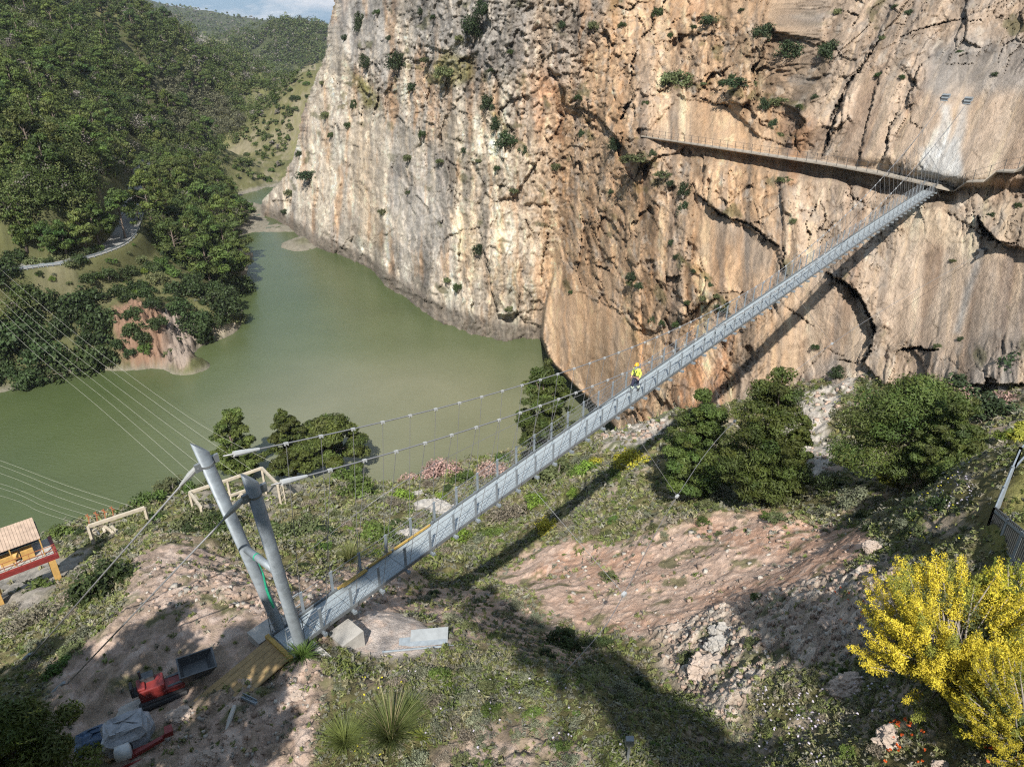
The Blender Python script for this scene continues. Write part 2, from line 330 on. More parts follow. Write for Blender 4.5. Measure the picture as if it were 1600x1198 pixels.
for pts, w, dep in CRK:
    a = np.array(pts); x0, y0 = a.min(0)-60; x1, y1 = a.max(0)+60
    i0, i1 = np.searchsorted(gy, [y0, y1]); j0, j1 = np.searchsorted(gx, [x0, x1])
    d, s, sg = polyside(JX[i0:i1, j0:j1], JY[i0:i1, j0:j1], pts)
    tap = np.sin(np.pi*np.clip(s, .04, .96))**.7*np.clip(.75+.8*pnoise(s*7+w, 0*s+w, 0*s+dep), .1, 1.5)
    ww = w*.62*tap; m = 1-sstep(.5, 1.2, d/np.maximum(ww, .3)); big = 1. if dep > 4 else .55
    D[i0:i1, j0:j1] += sg*dep*.16*tap*np.exp(-d/(5+w*2.))-m*dep*big
    crack[i0:i1, j0:j1] = np.maximum(crack[i0:i1, j0:j1], m)
STEPS = [([(1285,262),(1300,200),(1330,130),(1370,60),(1400,0),(1460,-60),(1760,-80),(1760,320),(1490,293),(1460,286)],1.7),([(1340,272),(1350,215),(1372,120),(1410,60),(1500,-60),(1760,-60),(1760,320),(1490,293),(1460,287)],.8),([(1380,262),(1387,212),(1417,160),(1440,100),(1460,85),(1760,50),(1760,300),(1490,293),(1460,288)],.9),
 ([(1290,425),(1325,445),(1362,500),(1367,520),(1350,568),(1380,600),(1760,600),(1760,380),(1440,318),(1330,385)],1.5),([(1085,300),(1125,335),(1195,370),(1215,385),(1225,430),(1190,465),(1110,455),(1080,400)],-1.),([(1012,205),(1060,152),(1140,165),(1180,210),(1290,252),(1150,232),(1020,212)],-.9),([(1530,335),(1560,318),(1660,305),(1660,400),(1580,385),(1545,370)],1.6),
 ([(852,470),(900,452),(965,480),(1000,540),(1010,640),(930,650),(880,600),(846,540)],.9),([(905,330),(940,330),(960,400),(930,410)],1.2),([(870,430),(935,410),(1000,450),(1000,520),(960,480),(900,455)],1.),([(640,0),(690,-40),(720,60),(700,80),(655,70)],1.),([(590,330),(690,280),(720,400),(690,480),(600,440)],.8),([(500,250),(560,270),(620,330),(610,440),(540,395),(480,330)],.7),([(760,330),(850,300),(850,480),(760,500)],.9),([(1200,0),(1290,20),(1285,70),(1240,60),(1190,40)],1.)]
for pts, h in STEPS: D += h*polymask(JX, JY, pts, 1.6)*(1-np.exp(-(np.abs(PY-np.interp(PX, [p[0] for p in ((1000,213),(1150,236),(1300,258),(1460,291),(1500,298))], [213,236,258,291,298]))/14)**2)*(PX > 990))
# fine natural joints
jn = np.abs(fbm(U*.10+.4*fbm(U*.5, V*.5, 0*U+30, 2), V*.035, 0*U+31, 2))
joint = (1-sstep(.0, .022, jn))*(.3+.7*rough); D -= joint*.35
jn2 = np.abs(fbm(U*.05, V*.10+.3*fbm(U*.5, V*.5, 0*U+40, 2), 0*U+41, 2)); joint2 = (1-sstep(0, .018, jn2))*(.25+.75*rough); D -= joint2*.3
# ledges that carry soil and bushes
LEDGE = [([(1030,125),(1070,135),(1120,135),(1170,150),(1250,165)],12,1.8),([(1100,25),(1180,45),(1240,85)],10,1.6),([(990,215),(1010,245),(1035,265)],9,1.4),([(640,100),(670,100),(700,120)],12,1.8),([(755,150),(790,205),(825,240)],9,1.3),([(1060,400),(1110,440),(1135,480)],8,1.2),([(470,150),(510,170),(560,165)],8,1.2)]
ledge = np.zeros_like(PX)
for pts, w, dep in LEDGE:
    d, s = polydist(JX, JY, pts); m = 1-sstep(.2, 1.2, d/w); m = m*sstep(-.35, .3, fbm(U*.25, V*.25, 0*U+55, 3)+.2); ledge = np.maximum(ledge, m)
    yy = np.interp(PX, [p[0] for p in pts], [p[1] for p in pts]); D += m*np.where(PY > yy, dep*.35, -dep*.2)
# pull in at the foot of the left wall (undercut water line) and keep clear of the walkway ledge
band = sstep(-58.8, -61.6, Z+.9*pnoise(U*.12, V*.1, 0*U+50))*sstep(1100, 900, PX)
D = D+band*1.0
WALK = [(1000,213),(1150,236),(1300,258),(1460,291)]
d, s = polydist(PX, PY, WALK); m = np.exp(-(d/9)**2); D = D*(1-.8*m)
dd = PY-np.interp(PX, [p[0] for p in WALK], [p[1] for p in WALK])
under = sstep(1, 4, dd)*(1-sstep(16, 30, dd+6*pnoise(PX*.03, PY*.03, 0*PX)))*sstep(1005, 1040, PX)*(1-sstep(1480, 1500, PX))
D -= under*2.8
for bx, by, br in ((1459,291,10),):
    D *= 1-np.exp(-(((PX-bx)/br)**2+((PY-by)/br)**2))
Tn = T0-D/np.linalg.norm(R, axis=-1)
POS = R*Tn[..., None]
# faces kept: right of the left silhouette
SIL = [(540,-270),(532,-60),(521,0),(512,45),(507,90),(494,115),(482,150),(470,182),(462,225),(455,252),(436,285),(418,303),(404,320),(398,333),(398,720)]
silx = np.interp(gy, [p[1] for p in SIL], [p[0] for p in SIL])+4.5*pnoise(gy*.06, 0*gy, 0*gy)+2.5*pnoise(gy*.25, 0*gy+3, 0*gy)
keep = PX >= silx[:, None]
# the edge turns away from the camera: a strip of columns at the silhouette folds back
back = np.clip(1-(PX-silx[:, None])/14, 0, 1)
POS = POS*(1+.10*back**2*keep)[..., None]
# ---- rock colour
def L3(a): return np.array(a, float)
n1 = fbm(U*.05, V*.012, 0*U+60, 4); n2 = fbm(U*.24+.3*n1, V*.03, 0*U+61, 4); n3 = fbm(U*.9, V*.9, 0*U+62, 4); n4 = fbm(U*.02, V*.02, 0*U+63, 3); n5 = fbm(U*1.4, V*.06, 0*U+64, 3)
grey = L3((.40,.38,.35)); pale = L3((.62,.55,.45)); cream = L3((.63,.49,.34)); orange = L3((.56,.36,.20)); rust = L3((.40,.20,.10)); tan = L3((.48,.375,.285)); brown = L3((.30,.21,.15)); dgrey = L3((.205,.19,.175))
def mx(a, b, m): return a*(1-m[..., None])+b*m[..., None]
col = np.broadcast_to(pale, PX.shape+(3,)).copy()
col = mx(col, cream, sstep(-.3, .5, n2)*(.35+.5*wC))
col = mx(col, grey, wL*sstep(-.35, .35, n1+.45*n2+.35*sstep(250, 30, PY)-.10)*.85)
col = mx(col, orange, np.clip(wC*.74+.08*wR, 0, 1)*sstep(-.6, .35, n4*.8+.5*n1+.25))
col = mx(col, orange, wL*sstep(.22, .6, n2+.3*n1)*.55)
col = mx(col, tan, np.clip(wR*.85+.25*wC, 0, 1)*sstep(-.5, .3, n1+.3*n4+.25))
col = mx(col, cream, (wC+wR)*sstep(.15, .6, n5)*.45)
col = mx(col, brown, np.clip(wR+.35*wC, 0, 1)*sstep(.05, .55, n2)*.55)
col = mx(col, grey, np.clip(wR+.3*wC, 0, 1)*sstep(.1, .5, fbm(U*.09, V*.02, 0*U+70, 4))*.65)
col = mx(col, dgrey, sstep(.22, .55, fbm(U*.34, V*.016, 0*U+71, 5))*.62*(.5*wL+.7*wC+.7*wR))
col = mx(col, rust, sstep(.42, .75, fbm(U*.10, V*.03, 0*U+72, 4))*.6*(.35*wL+wC+.5*wR))
# named patches: grey tongue on the left wall, white drips, pale rubble
GREY = [[(680,240),(700,230),(712,300),(712,380),(690,390),(678,330)],[(620,0),(840,0),(830,90),(790,140),(700,60),(640,50)],[(860,0),(960,0),(900,100),(880,140),(850,110)],[(1450,60),(1640,60),(1640,140),(1500,150),(1430,140)],[(1180,430),(1110,330),(1200,360),(1215,420)],[(1320,560),(1250,600),(1180,640),(1280,560)]]
for k, s in enumerate(GREY): col = mx(col, L3((.33,.31,.285)), polymask(jx, jy, s, 22)*(.75 if k not in (4,) else .5))
for s in ([(1470,160),(1486,165),(1476,225),(1470,290),(1440,290),(1448,240)],[(1508,160),(1520,164),(1506,225),(1494,292),(1462,290),(1480,220)],[(1440,232),(1500,215),(1500,292),(1440,292)]):
    col = mx(col, L3((.56,.56,.54)), polymask(jx, PY, s, 7)*(.62+.25*n5.clip(-1, 1)))
col = mx(col, L3((.40,.41,.40)), polymask(PX, PY, [(1528,395),(1538,395),(1520,450),(1500,520),(1490,520),(1508,450)], 6)*.6)
PALE = [[(1420,310),(1480,330),(1560,400),(1500,400),(1400,360),(1400,330)],[(1060,150),(1075,150),(1072,220),(1062,220)],[(1535,325),(1600,315),(1640,360),(1600,380),(1565,372)],[(560,180),(590,250),(600,390),(560,380)],[(700,330),(740,330),(760,430),(720,440)]]
for s in PALE: col = mx(col, L3((.58,.475,.35)), polymask(jx, jy, s, 14)*.6)
col = mx(col, L3((.17,.155,.06)), sstep(.2, .7, ledge*1.0+.7*n3-.3)*.6)
gm = [[(690,75),(740,95),(735,120),(690,135),(660,125)],[(560,120),(595,160),(600,170),(565,168)],[(545,110),(590,150),(570,170)]]
for s in gm: col = mx(col, L3((.26,.24,.09)), polymask(jx, jy, s, 8)*.75)
var = fbm(U*.35+.4*fbm(U*.2, V*.2, 0*U+115, 3), V*.022, 0*U+90, 5); col = mx(col, col*.62, sstep(.12, .5, var)*(.3+.5*rough)); col = mx(col, np.minimum(col*1.35, .68), sstep(.15, .6, fbm(U*.30+.4*fbm(U*.2, V*.2, 0*U+116, 3), V*.035, 0*U+91, 5))*.55)
col = mx(col, L3((.62,.55,.46)), sstep(.35, .7, fbm(U*.8, V*.5, 0*U+92, 4))*rough*.5)
col = mx(col, L3((.13,.105,.08)), np.clip(EDGEK*.26+crack*.6+pit*.25+.5*joint+.3*joint2, 0, .75)*sstep(-.5, .2, n3+.2))  # dark tone put into cracks, caves, overhang shadows, pits and joints
col = col*(1+.20*(n3*(.4+.6*rough))[..., None])*(1+.22*FAC[..., None])*(1+.16*(c2[..., None]-.5))*(1+.18*(c3[..., None]-.5))
lich = sstep(.25, .6, fbm(U*.6, V*.4, 0*U+80, 4))*(.3+.7*rough)*.35; col = mx(col, L3((.36,.345,.32)), lich)
veg = sstep(.5, .8, fbm(U*.22, V*.22, 0*U+81, 4)+.35*ledge)*rough*.6*(1-band); col = mx(col, L3((.10,.105,.04)), veg)
uw = U+.9*fbm(U*.15, V*.12, 0*U+110, 3)+.25*fbm(U*.6, V*.5, 0*U+111, 2); pa = fbm(U*.06, V*.05, 0*U+112, 3); pb = fbm(U*.05, V*.07, 0*U+113, 3)
sk1 = fbm(uw*.75, V*.035, 0*U+95, 5)+.5*pa; sk2 = fbm(uw*.42, V*.022, 0*U+96, 5)+.6*pb
col = mx(col, np.clip(col*L3((1.36,1.31,1.24)), 0, .72), sstep(.05, .55, sk1)*(.75*wL+.55*wC+.3*wR)); col = mx(col, col*L3((.58,.58,.60)), sstep(.1, .55, sk2)*(.65*wL+.5*wC+.45*wR))
col = mx(col, L3((.60,.37,.20)), sstep(.3, .7, fbm(uw*.5, V*.03, 0*U+97, 4)+.5*pb)*(.32*wL*(1-sstep(200, 60, PY))+.36*wC))
col = mx(col, L3((.20,.175,.145))*(1+.3*n3[..., None]), band*.85)
ml = np.array([.40,.33,.25]); col = ml*(np.maximum(col, .01)/ml)**1.18
col = np.clip(col*L3((.80,.775,.755)), .02, .6)
nr, nc = PX.shape
F = grid_faces(nr, nc); F = F[keep.ravel()[F].all(1)]
used = np.zeros(nr*nc, bool); used[F.ravel()] = True; idx = np.cumsum(used)-1
CLIFFV = POS.reshape(-1, 3)[used]; F = idx[F][:, ::-1]
m_rock, nt, b = new_mat('cliff_rock')
at = nt.nodes.new('ShaderNodeVertexColor'); at.layer_name = 'col'
co = objcoord(nt); mp = nt.nodes.new('ShaderNodeMapping'); mp.inputs['Scale'].default_value = (1, 1, .3); nt.links.new(co, mp.inputs[0])
na = nnoise(nt, 2.2, 8, .7, mp.outputs[0]); nb_ = nnoise(nt, 9, 6, .7, co)
c = mixc(nt, 'MULTIPLY', .48, at.outputs[0], ramp(nt, na.outputs[0], [(.28, (.45,.43,.40)), (.5, (1,1,1)), (.75, (1.3,1.27,1.22))]).outputs[0])
c = mixc(nt, 'MULTIPLY', .3, c, ramp(nt, nb_.outputs[0], [(.3, (.62,.6,.58)), (.55, (1,1,1))]).outputs[0])
nt.links.new(c, b.inputs['Base Color']); b.inputs['Roughness'].default_value = .9; b.inputs['Specular IOR Level'].default_value = .15
mm = nt.nodes.new('ShaderNodeMath'); mm.operation = 'ADD'; nt.links.new(na.outputs[0], mm.inputs[0]); nt.links.new(nb_.outputs[0], mm.inputs[1])
bump(nt, b, mm.outputs[0], .8, .35)
o = mesh_obj('cliff', CLIFFV, F, m_rock, col=col.reshape(-1, 3)[used]); tag(o, kind='structure')
POSF = POS; TCL = Tn
def cliff_at(px, py):
    """point of the finished cliff surface at a photo pixel"""
    j = int(np.clip(round((px-gx[0])/STEP), 0, nc-1)); i = int(np.clip(round((py-gy[0])/STEP), 0, nr-1))
    return POSF[i, j].copy()
# ------------------------------------------------------------------ ground sheet (fan of rings round the camera foot, finer where the photo sees more)
az = np.concatenate([np.linspace(-180, -62, 50)[:-1], np.linspace(-62, -48, 60)[:-1], np.linspace(-48, 48, 1050)[:-1], np.linspace(48, 62, 60)[:-1], np.linspace(62, 180, 50)])
rr = np.concatenate([[.5, 2, 4, 6, 8], np.exp(np.linspace(math.log(9.5), math.log(115), 620)), np.exp(np.linspace(math.log(115), math.log(520), 330))[1:], np.exp(np.linspace(math.log(520), math.log(4200), 110))[1:]])
AZ, RR = np.meshgrid(np.radians(az), rr)
GX = RR*np.sin(AZ); GY = RR*np.cos(AZ)
GZ = zbase(GX, GY)
gpx, gpy, gpt = proj(np.stack([GX, GY, GZ], -1))
front = gpt > 1
jx = np.where(front, gpx, -9999)+14*pnoise(GX*.35, GY*.35, 0*GX)+5*pnoise(GX*1.3, GY*1.3, 0*GX+4); jy = np.where(front, gpy, -9999)+11*pnoise(GX*.35, GY*.35, 0*GX+9)+4*pnoise(GX*1.3, GY*1.3, 0*GX+14)
near = 1-sstep(100, 125, RR); land = sstep(WATER-.5, WATER+.6, GZ)
farl = 1-near
def pm(poly, f=10, lo=0, hi=1e9): return polymask(jx, jy, poly, f)*((RR > lo) & (RR < hi))
pink = np.zeros_like(GX); red = pink.copy(); palr = pink.copy(); rocky = pink.copy()
for s in ([(60,1198),(80,1060),(190,965),(225,860),(290,845),(380,880),(480,900),(560,885),(640,900),(630,950),(560,1000),(480,1030),(330,1090),(200,1230)],
          [(200,1230),(330,1085),(470,1030),(530,1060),(500,1110),(480,1230)]): pink = np.maximum(pink, pm(s, 12, 0, 60))
for s in ([(620,1230),(700,1145),(850,1120),(920,1190),(920,1230)],[(560,1050),(640,1040),(640,1062),(560,1075)]): pink = np.maximum(pink, .8*pm(s, 16, 0, 40))
red = np.maximum(red, pm([(770,905),(840,862),(1000,850),(1150,808),(1340,805),(1370,850),(1250,930),(1100,960),(1010,1000),(950,985),(860,962)], 12, 0, 75))
red = np.maximum(red, .8*pm([(640,905),(800,940),(950,1005),(900,1040),(700,985),(600,950)], 14, 0, 60))
rocky = np.maximum(rocky, pm([(1010,985),(1120,950),(1260,905),(1400,870),(1430,960),(1320,1030),(1210,1050),(1140,1130),(1060,1075)], 16, 0, 60))
palr = np.maximum(palr, pm([(540,968),(600,955),(690,985),(705,1008),(600,1026),(530,1018)], 7, 0, 45))
grav = np.maximum(pm([(925,682),(960,664),(1040,650),(1040,690),(965,700)], 7, 0, 140), pm([(1205,645),(1340,580),(1470,545),(1440,575),(1340,605),(1295,650),(1300,740),(1260,760),(1235,700)], 9, 0, 140))
grav = np.maximum(grav, .7*pm([(1440,570),(1600,500),(1600,560),(1480,600)], 14, 0, 140))
yard = np.maximum(pm([(-20,990),(-20,860),(60,870),(130,865),(160,880),(60,950)], 8, 60, 110), .8*pm([(290,770),(450,735),(500,760),(420,800),(330,800)], 8, 60, 130))
sun_g = pm([(1540,830),(1600,700),(1700,680),(1700,900),(1590,900)], 10, 0, 40)
# far bank
earth = pm([(178,485),(215,470),(265,490),(300,500),(310,540),(290,575),(195,572),(180,545)], 8, 120, 230)
earth2 = .7*pm([(325,500),(345,505),(372,515),(372,525),(335,528)], 4, 120, 260)
rcut = pm([(-20,385),(50,372),(112,368),(118,392),(60,402),(-20,418)], 6, 120, 230)
gslope = pm([(480,80),(512,95),(470,180),(450,250),(420,300),(395,310),(350,262),(345,240),(400,190),(440,150)], 12, 200, 2000)
quarry = np.maximum(pm([(290,68),(310,58),(355,66),(358,78),(330,82),(300,80)], 3, 300), pm([(310,108),(345,100),(405,108),(380,114),(330,112)], 3, 300))
beach = sstep(WATER-.6, WATER+.1, GZ)*(1-sstep(WATER+.7, WATER+1.6, GZ))*(RR > 200)
ROADW = np.array([atz(-90,455,-46.5)[:2], atz(0,424,-45.6)[:2], atz(60,413,-45.4)[:2], atz(100,408,-45.3)[:2], atz(150,394,-45.1)[:2], atz(185,377,-45.05)[:2], atz(202,350,-45)[:2], atz(210,320,-44.9)[:2], atz(216,290,-44.8)[:2], atz(222,265,-44.6)[:2], atz(221,250,-44)[:2]])
def smooth_line(p, n=12):
    p = np.array(p, float); out = []
    for i in range(len(p)-1):
        p0 = p[max(i-1, 0)]; p1 = p[i]; p2 = p[i+1]; p3 = p[min(i+2, len(p)-1)]
        for k in range(n):
            t = k/n; out.append(.5*((2*p1)+(-p0+p2)*t+(2*p0-5*p1+4*p2-p3)*t*t+(-p0+3*p1-3*p2+p3)*t**3))
    out.append(p[-1]); return np.array(out)
ROADL = smooth_line(ROADW)
ROADZ = np.interp(np.linspace(0, 1, len(ROADL)), np.linspace(0, 1, 11), [-46.3,-45.6,-45.4,-45.3,-45.1,-45.05,-45,-44.9,-44.8,-44.6,-44])
sel = (RR > 120) & (RR < 330)
rd = np.full(GX.shape, 1e9); rp = np.zeros_like(rd)
rd[sel], rp[sel] = polydist(GX[sel], GY[sel], [tuple(p) for p in ROADL])
rm = 1-sstep(3.2, 6.5, rd); zr = np.interp(rp, np.linspace(0, 1, len(ROADL)), ROADZ)
# relief
nl = fbm(GX*.08, GY*.08, GZ*.08, 4); nm = fbm(GX*.45, GY*.45, GZ*.45, 4); nf = fbm(GX*2.1, GY*2.1, GZ*2.1, 4)
soil = np.clip(pink+red+rocky+palr*.5+earth+.5*grav, 0, 1)
dz = near*(1.0*nl*(1-.6*palr)*sstep(14, 45, RR)+.35*nl+(.26*nm)*(1-palr*.8)*(1-.65*red)+.085*(1-.4*red)*nf*(.5+soil*.8)*(1-palr*.7))
f1, f2, ca, cb = worley(GX*.9+.5*nm, GY*.9, GZ*.9); dz += near*(ca-.45)*(  .42*rocky+.02*red+.08*pink+.16*grav+.05*palr)*sstep(0, .25, f2-f1)
f1b, f2b, cc, _ = worley(GX*2.8+.3*nm, GY*2.8, GZ*2.8); dz += near*(cc-.4)*(.22*rocky+.03*red+.07*pink+.14*grav+.03*palr)
er = ridged(GX*.5+.3*nm, GY*.5, GZ*.5+9, 4); dz += near*(er-.6)*(.04*red+.15*pink+.12*rocky)
gul = ridged(GX*.25+.15*nm, GY*.07, 0*GX+4, 3); dz += -near*.16*red*sstep(.4, 1.1, gul)
dz += farl*(1-rm)*(1.6*nl*sstep(150, 400, RR)+.5*nm+2.2*(earth+earth2+.7*rcut)*(ridged(GX*.42, GY*.42, GZ*.10, 4)-.6))
dz += sstep(500, 1500, RR)*12*fbm(GX*.006, GY*.006, 0*GX, 4)
bench = polymask(np.where(front, gpx, -9999), np.where(front, gpy, -9999), [(60,1230),(150,1120),(280,1010),(330,960),(430,950),(480,1010),(330,1090),(220,1230)], 16)*(RR < 45)
dz *= 1-.75*bench
dz *= np.where(GZ < WATER+.3, .25, 1)
GZ2 = GZ+dz
GZ2 = GZ2*(1-rm)+(zr-.03)*rm
# pull the ground below the cliff so it never pokes through where the gorge is hidden
def mxg(a, b, m): return a*(1-m[..., None])+np.array(b)*m[..., None]
g1 = fbm(GX*.25, GY*.25, GZ*.25+20, 4); g2 = fbm(GX*1.1, GY*1.1, GZ*1.1+20, 4); g3 = fbm(GX*.03, GY*.03, 0*GX+20, 4)
gc = np.broadcast_to(np.array((.15,.135,.062)), GX.shape+(3,)).copy()
gc = mxg(gc, (.095,.105,.042), sstep(-.2, .5, g1+.3*g2)*.8)
gc = mxg(gc, (.25,.205,.12), sstep(.2, .7, g2-.3*g1)*.6)
gc = mxg(gc, (.36,.29,.235), near*sstep(.25, .6, fbm(GX*.18, GY*.18, GZ*.2+30, 4)+.35*g2+.02)*.75)
far_c = np.broadcast_to(np.array((.095,.098,.045)), GX.shape+(3,))
far_c = mxg(far_c, (.17,.165,.07), sstep(.0, .5, g3+.4*g1)*.75); far_c = mxg(far_c, (.25,.215,.15), sstep(.3, .7, fbm(GX*.05, GY*.05, 0*GX+33, 4))*.6)
gc = gc*(1-farl[..., None])+far_c*farl[..., None]
gc = mxg(gc, (.115,.115,.05), pm([(120,400),(215,375),(320,400),(360,430),(330,480),(250,470),(180,470),(100,430)], 14, 120, 260)*.8)
gc = mxg(gc, (.42,.315,.255), pink*(.75+.25*sstep(-.3, .2, g2))); gc = mxg(gc, (.50,.41,.35), pink*sstep(.1, .6, g2+.4*(ca-.5))*.55)
gc = mxg(gc, (.60,.43,.335), red*.95); gc = mxg(gc, (.50,.30,.205), red*sstep(-.1, .5, g1+.5*sstep(1020, 1250, jx))*.75); gc = mxg(gc, (.55,.42,.34), red*sstep(.62, .9, cc)*.65)
gc = mxg(gc, (.45,.355,.285), rocky*.9); gc = mxg(gc, (.54,.47,.40), rocky*sstep(.45, .9, ca*.6+cc*.5)*.75); gc = mxg(gc, (.27,.22,.17), rocky*sstep(.75, .95, cb)*.5)
gc = mxg(gc, (.60,.52,.47), palr*.95); gc = mxg(gc, (.50,.36,.28), palr*sstep(.1, .5, g2)*.5)
gc = mxg(gc, (.49,.44,.385), grav*(.8+.2*sstep(-.2, .3, g2))); gc = mxg(gc, (.33,.30,.27), grav*sstep(.5, .9, cc)*.5)
gc = mxg(gc, (.30,.275,.245), yard*.9); gc = mxg(gc, (.21,.20,.07), sun_g*.9)
gc = mxg(gc, (.10,.115,.04), (soil > .2)*sstep(.3, .62, fbm(GX*.5, GY*.5, GZ*.5+40, 4))*.75*(1-palr))
gc = mxg(gc, (.25,.155,.11), earth*.9); gc = mxg(gc, (.30,.255,.22), earth*sstep(250, 270, jx)*.8); gc = mxg(gc, (.43,.36,.29), earth2); gc = mxg(gc, (.42,.37,.31), rcut*sstep(-.3, .3, g1)*.8)
gc = mxg(gc, (.125,.120,.055), gslope*.9); gc = mxg(gc, (.22,.19,.135), gslope*sstep(.0, .5, g3+.5*g1)*.7); gc = mxg(gc, (.24,.215,.18), quarry*.9)
gc = mxg(gc, (.21,.19,.155), np.maximum(beach*.9, sstep(WATER+1.2, WATER-.2, GZ2)*.85))
gc = mxg(gc, (.035,.045,.022), sstep(650, 1200, RR)*(1-quarry)*(1-gslope)*.8)
gc = np.clip(gc*(1+.22*g2[..., None])*(1+.14*nf[..., None]*near[..., None])*(1+.15*(cc[..., None]-.5)*near[..., None]), .012, .7)
m_ground, nt, b = new_mat('ground_soil')
at = nt.nodes.new('ShaderNodeVertexColor'); at.layer_name = 'col'; co = objcoord(nt)
na = nnoise(nt, 3.5, 8, .72, co); nb_ = nnoise(nt, 16, 6, .7, co)
c = mixc(nt, 'MULTIPLY', .7, at.outputs[0], ramp(nt, na.outputs[0], [(.3, (.6,.58,.55)), (.52, (1,1,1)), (.75, (1.25,1.22,1.15))]).outputs[0])
c = mixc(nt, 'MULTIPLY', .6, c, ramp(nt, nb_.outputs[0], [(.3, (.55,.54,.52)), (.55, (1,1,1)), (.8, (1.15,1.12,1.1))]).outputs[0])
nt.links.new(c, b.inputs['Base Color']); b.inputs['Roughness'].default_value = .95; b.inputs['Specular IOR Level'].default_value = .1
mm = nt.nodes.new('ShaderNodeMath'); mm.operation = 'ADD'; nt.links.new(na.outputs[0], mm.inputs[0]); nt.links.new(nb_.outputs[0], mm.inputs[1]); bump(nt, b, mm.outputs[0], .8, .12)
nr2, nc2 = GX.shape
o = mesh_obj('ground', np.stack([GX, GY, GZ2], -1).reshape(-1, 3), grid_faces(nr2, nc2), m_ground, col=gc.reshape(-1, 3)); tag(o, kind='structure')
_azr = np.radians(az); _lr = np.log(rr)
def gz(x, y):
    """height of the finished ground at x, y (bilinear)"""
    x = np.atleast_1d(np.asarray(x, float)); y = np.atleast_1d(np.asarray(y, float))
    a = np.arctan2(x, y); l = np.log(np.maximum(np.hypot(x, y), .6))
    j = np.clip(np.searchsorted(_azr, a)-1, 0, len(_azr)-2); i = np.clip(np.searchsorted(_lr, l)-1, 0, len(_lr)-2)
    fa = (a-_azr[j])/(_azr[j+1]-_azr[j]); fl = np.clip((l-_lr[i])/(_lr[i+1]-_lr[i]), 0, 1)
    return (GZ2[i, j]*(1-fa)+GZ2[i, j+1]*fa)*(1-fl)+(GZ2[i+1, j]*(1-fa)+GZ2[i+1, j+1]*fa)*fl
GN1, GN2 = g1, g2
# ------------------------------------------------------------------ water
m_water, nt, b = new_mat('lake_water')
co = objcoord(nt)
n1 = nnoise(nt, .012, 3, .5, co); n2 = nnoise(nt, .06, 4, .6, co)
# silt plume: pale grey tongue in the middle of the lake, greener at the sides (world position)
gd = nt.nodes.new('ShaderNodeVectorMath'); gd.operation = 'DISTANCE'; nt.links.new(co, gd.inputs[0]); gd.inputs[1].default_value = (-22, 118, WATER)
md = nt.nodes.new('ShaderNodeMath'); md.operation = 'MULTIPLY_ADD'; nt.links.new(n1.outputs[0], md.inputs[0]); md.inputs[1].default_value = 60; nt.links.new(gd.outputs['Value'], md.inputs[2])
mr = nt.nodes.new('ShaderNodeMapRange'); nt.links.new(md.outputs[0], mr.inputs[0]); mr.inputs[1].default_value = 40; mr.inputs[2].default_value = 95
c = ramp(nt, mr.outputs[0], [(0, (.145,.148,.092)), (.5, (.088,.104,.050)), (1, (.060,.079,.031))]).outputs[0]
c = mixc(nt, 'MULTIPLY', .35, c, ramp(nt, n2.outputs[0], [(.3, (.68,.72,.68)), (.7, (1.2,1.18,1.2))]).outputs[0])
nt.links.new(c, b.inputs['Base Color']); b.inputs['Roughness'].default_value = .07; b.inputs['IOR'].default_value = 1.33
mpw = nt.nodes.new('ShaderNodeMapping'); mpw.inputs['Scale'].default_value = (1, 2.2, 1); mpw.inputs['Rotation'].default_value = (0, 0, .5); nt.links.new(co, mpw.inputs[0]); w1 = nnoise(nt, .9, 6, .65, mpw.outputs[0]); bump(nt, b, w1.outputs[0], .45, .2)
wx_, wy_ = np.meshgrid(np.linspace(-420, 160, 30), np.linspace(20, 460, 30))
o = mesh_obj('water', np.stack([wx_, wy_, 0*wx_+WATER], -1).reshape(-1, 3), grid_faces(30, 30), m_water); tag(o, kind='structure')
# ------------------------------------------------------------------ road on the far bank
def ribbon(line, zs, half, name, mat, lift=0.):
    t = np.gradient(line, axis=0); t /= np.linalg.norm(t, axis=1)[:, None]; nn = np.stack([t[:, 1], -t[:, 0]], 1)
    L = np.concatenate([line+nn*half, zs[:, None]+lift], 1); Rr = np.concatenate([line-nn*half, zs[:, None]+lift], 1)
    v = np.stack([L, Rr], 1).reshape(-1, 3); f = [(2*i, 2*i+1, 2*i+3, 2*i+2) for i in range(len(line)-1)]
    return mesh_obj(name, v, np.array(f), mat)
m_asph = simple('asphalt', (.23,.225,.21), .9, var=.15, scale=1.5)
m_paint = simple('road_paint', (.7,.7,.68), .7, var=.1)
o = ribbon(ROADL, ROADZ, 2.9, 'road', m_asph, .06); tag(o, kind='structure')
# ------------------------------------------------------------------ light, sky, camera
SUN_AZ, SUN_EL = 3.4, 45.0
sd = np.array([math.sin(math.radians(SUN_AZ))*math.cos(math.radians(SUN_EL)), math.cos(math.radians(SUN_AZ))*math.cos(math.radians(SUN_EL)), -math.sin(math.radians(SUN_EL))])
ld = bpy.data.lights.new('sun', 'SUN'); ld.energy = 5.0; ld.angle = math.radians(.53); ld.color = (1, .955, .88)
lo = bpy.data.objects.new('sun', ld); C.objects.link(lo); lo.rotation_euler = Vector(sd).to_track_quat('-Z', 'Y').to_euler(); lo.location = (0, -30, 60)
W = bpy.data.worlds.new('World'); SC.world = W; W.use_nodes = True; nt = W.node_tree; nt.nodes.clear()
wo = nt.nodes.new('ShaderNodeOutputWorld'); bg = nt.nodes.new('ShaderNodeBackground'); nt.links.new(bg.outputs[0], wo.inputs[0])
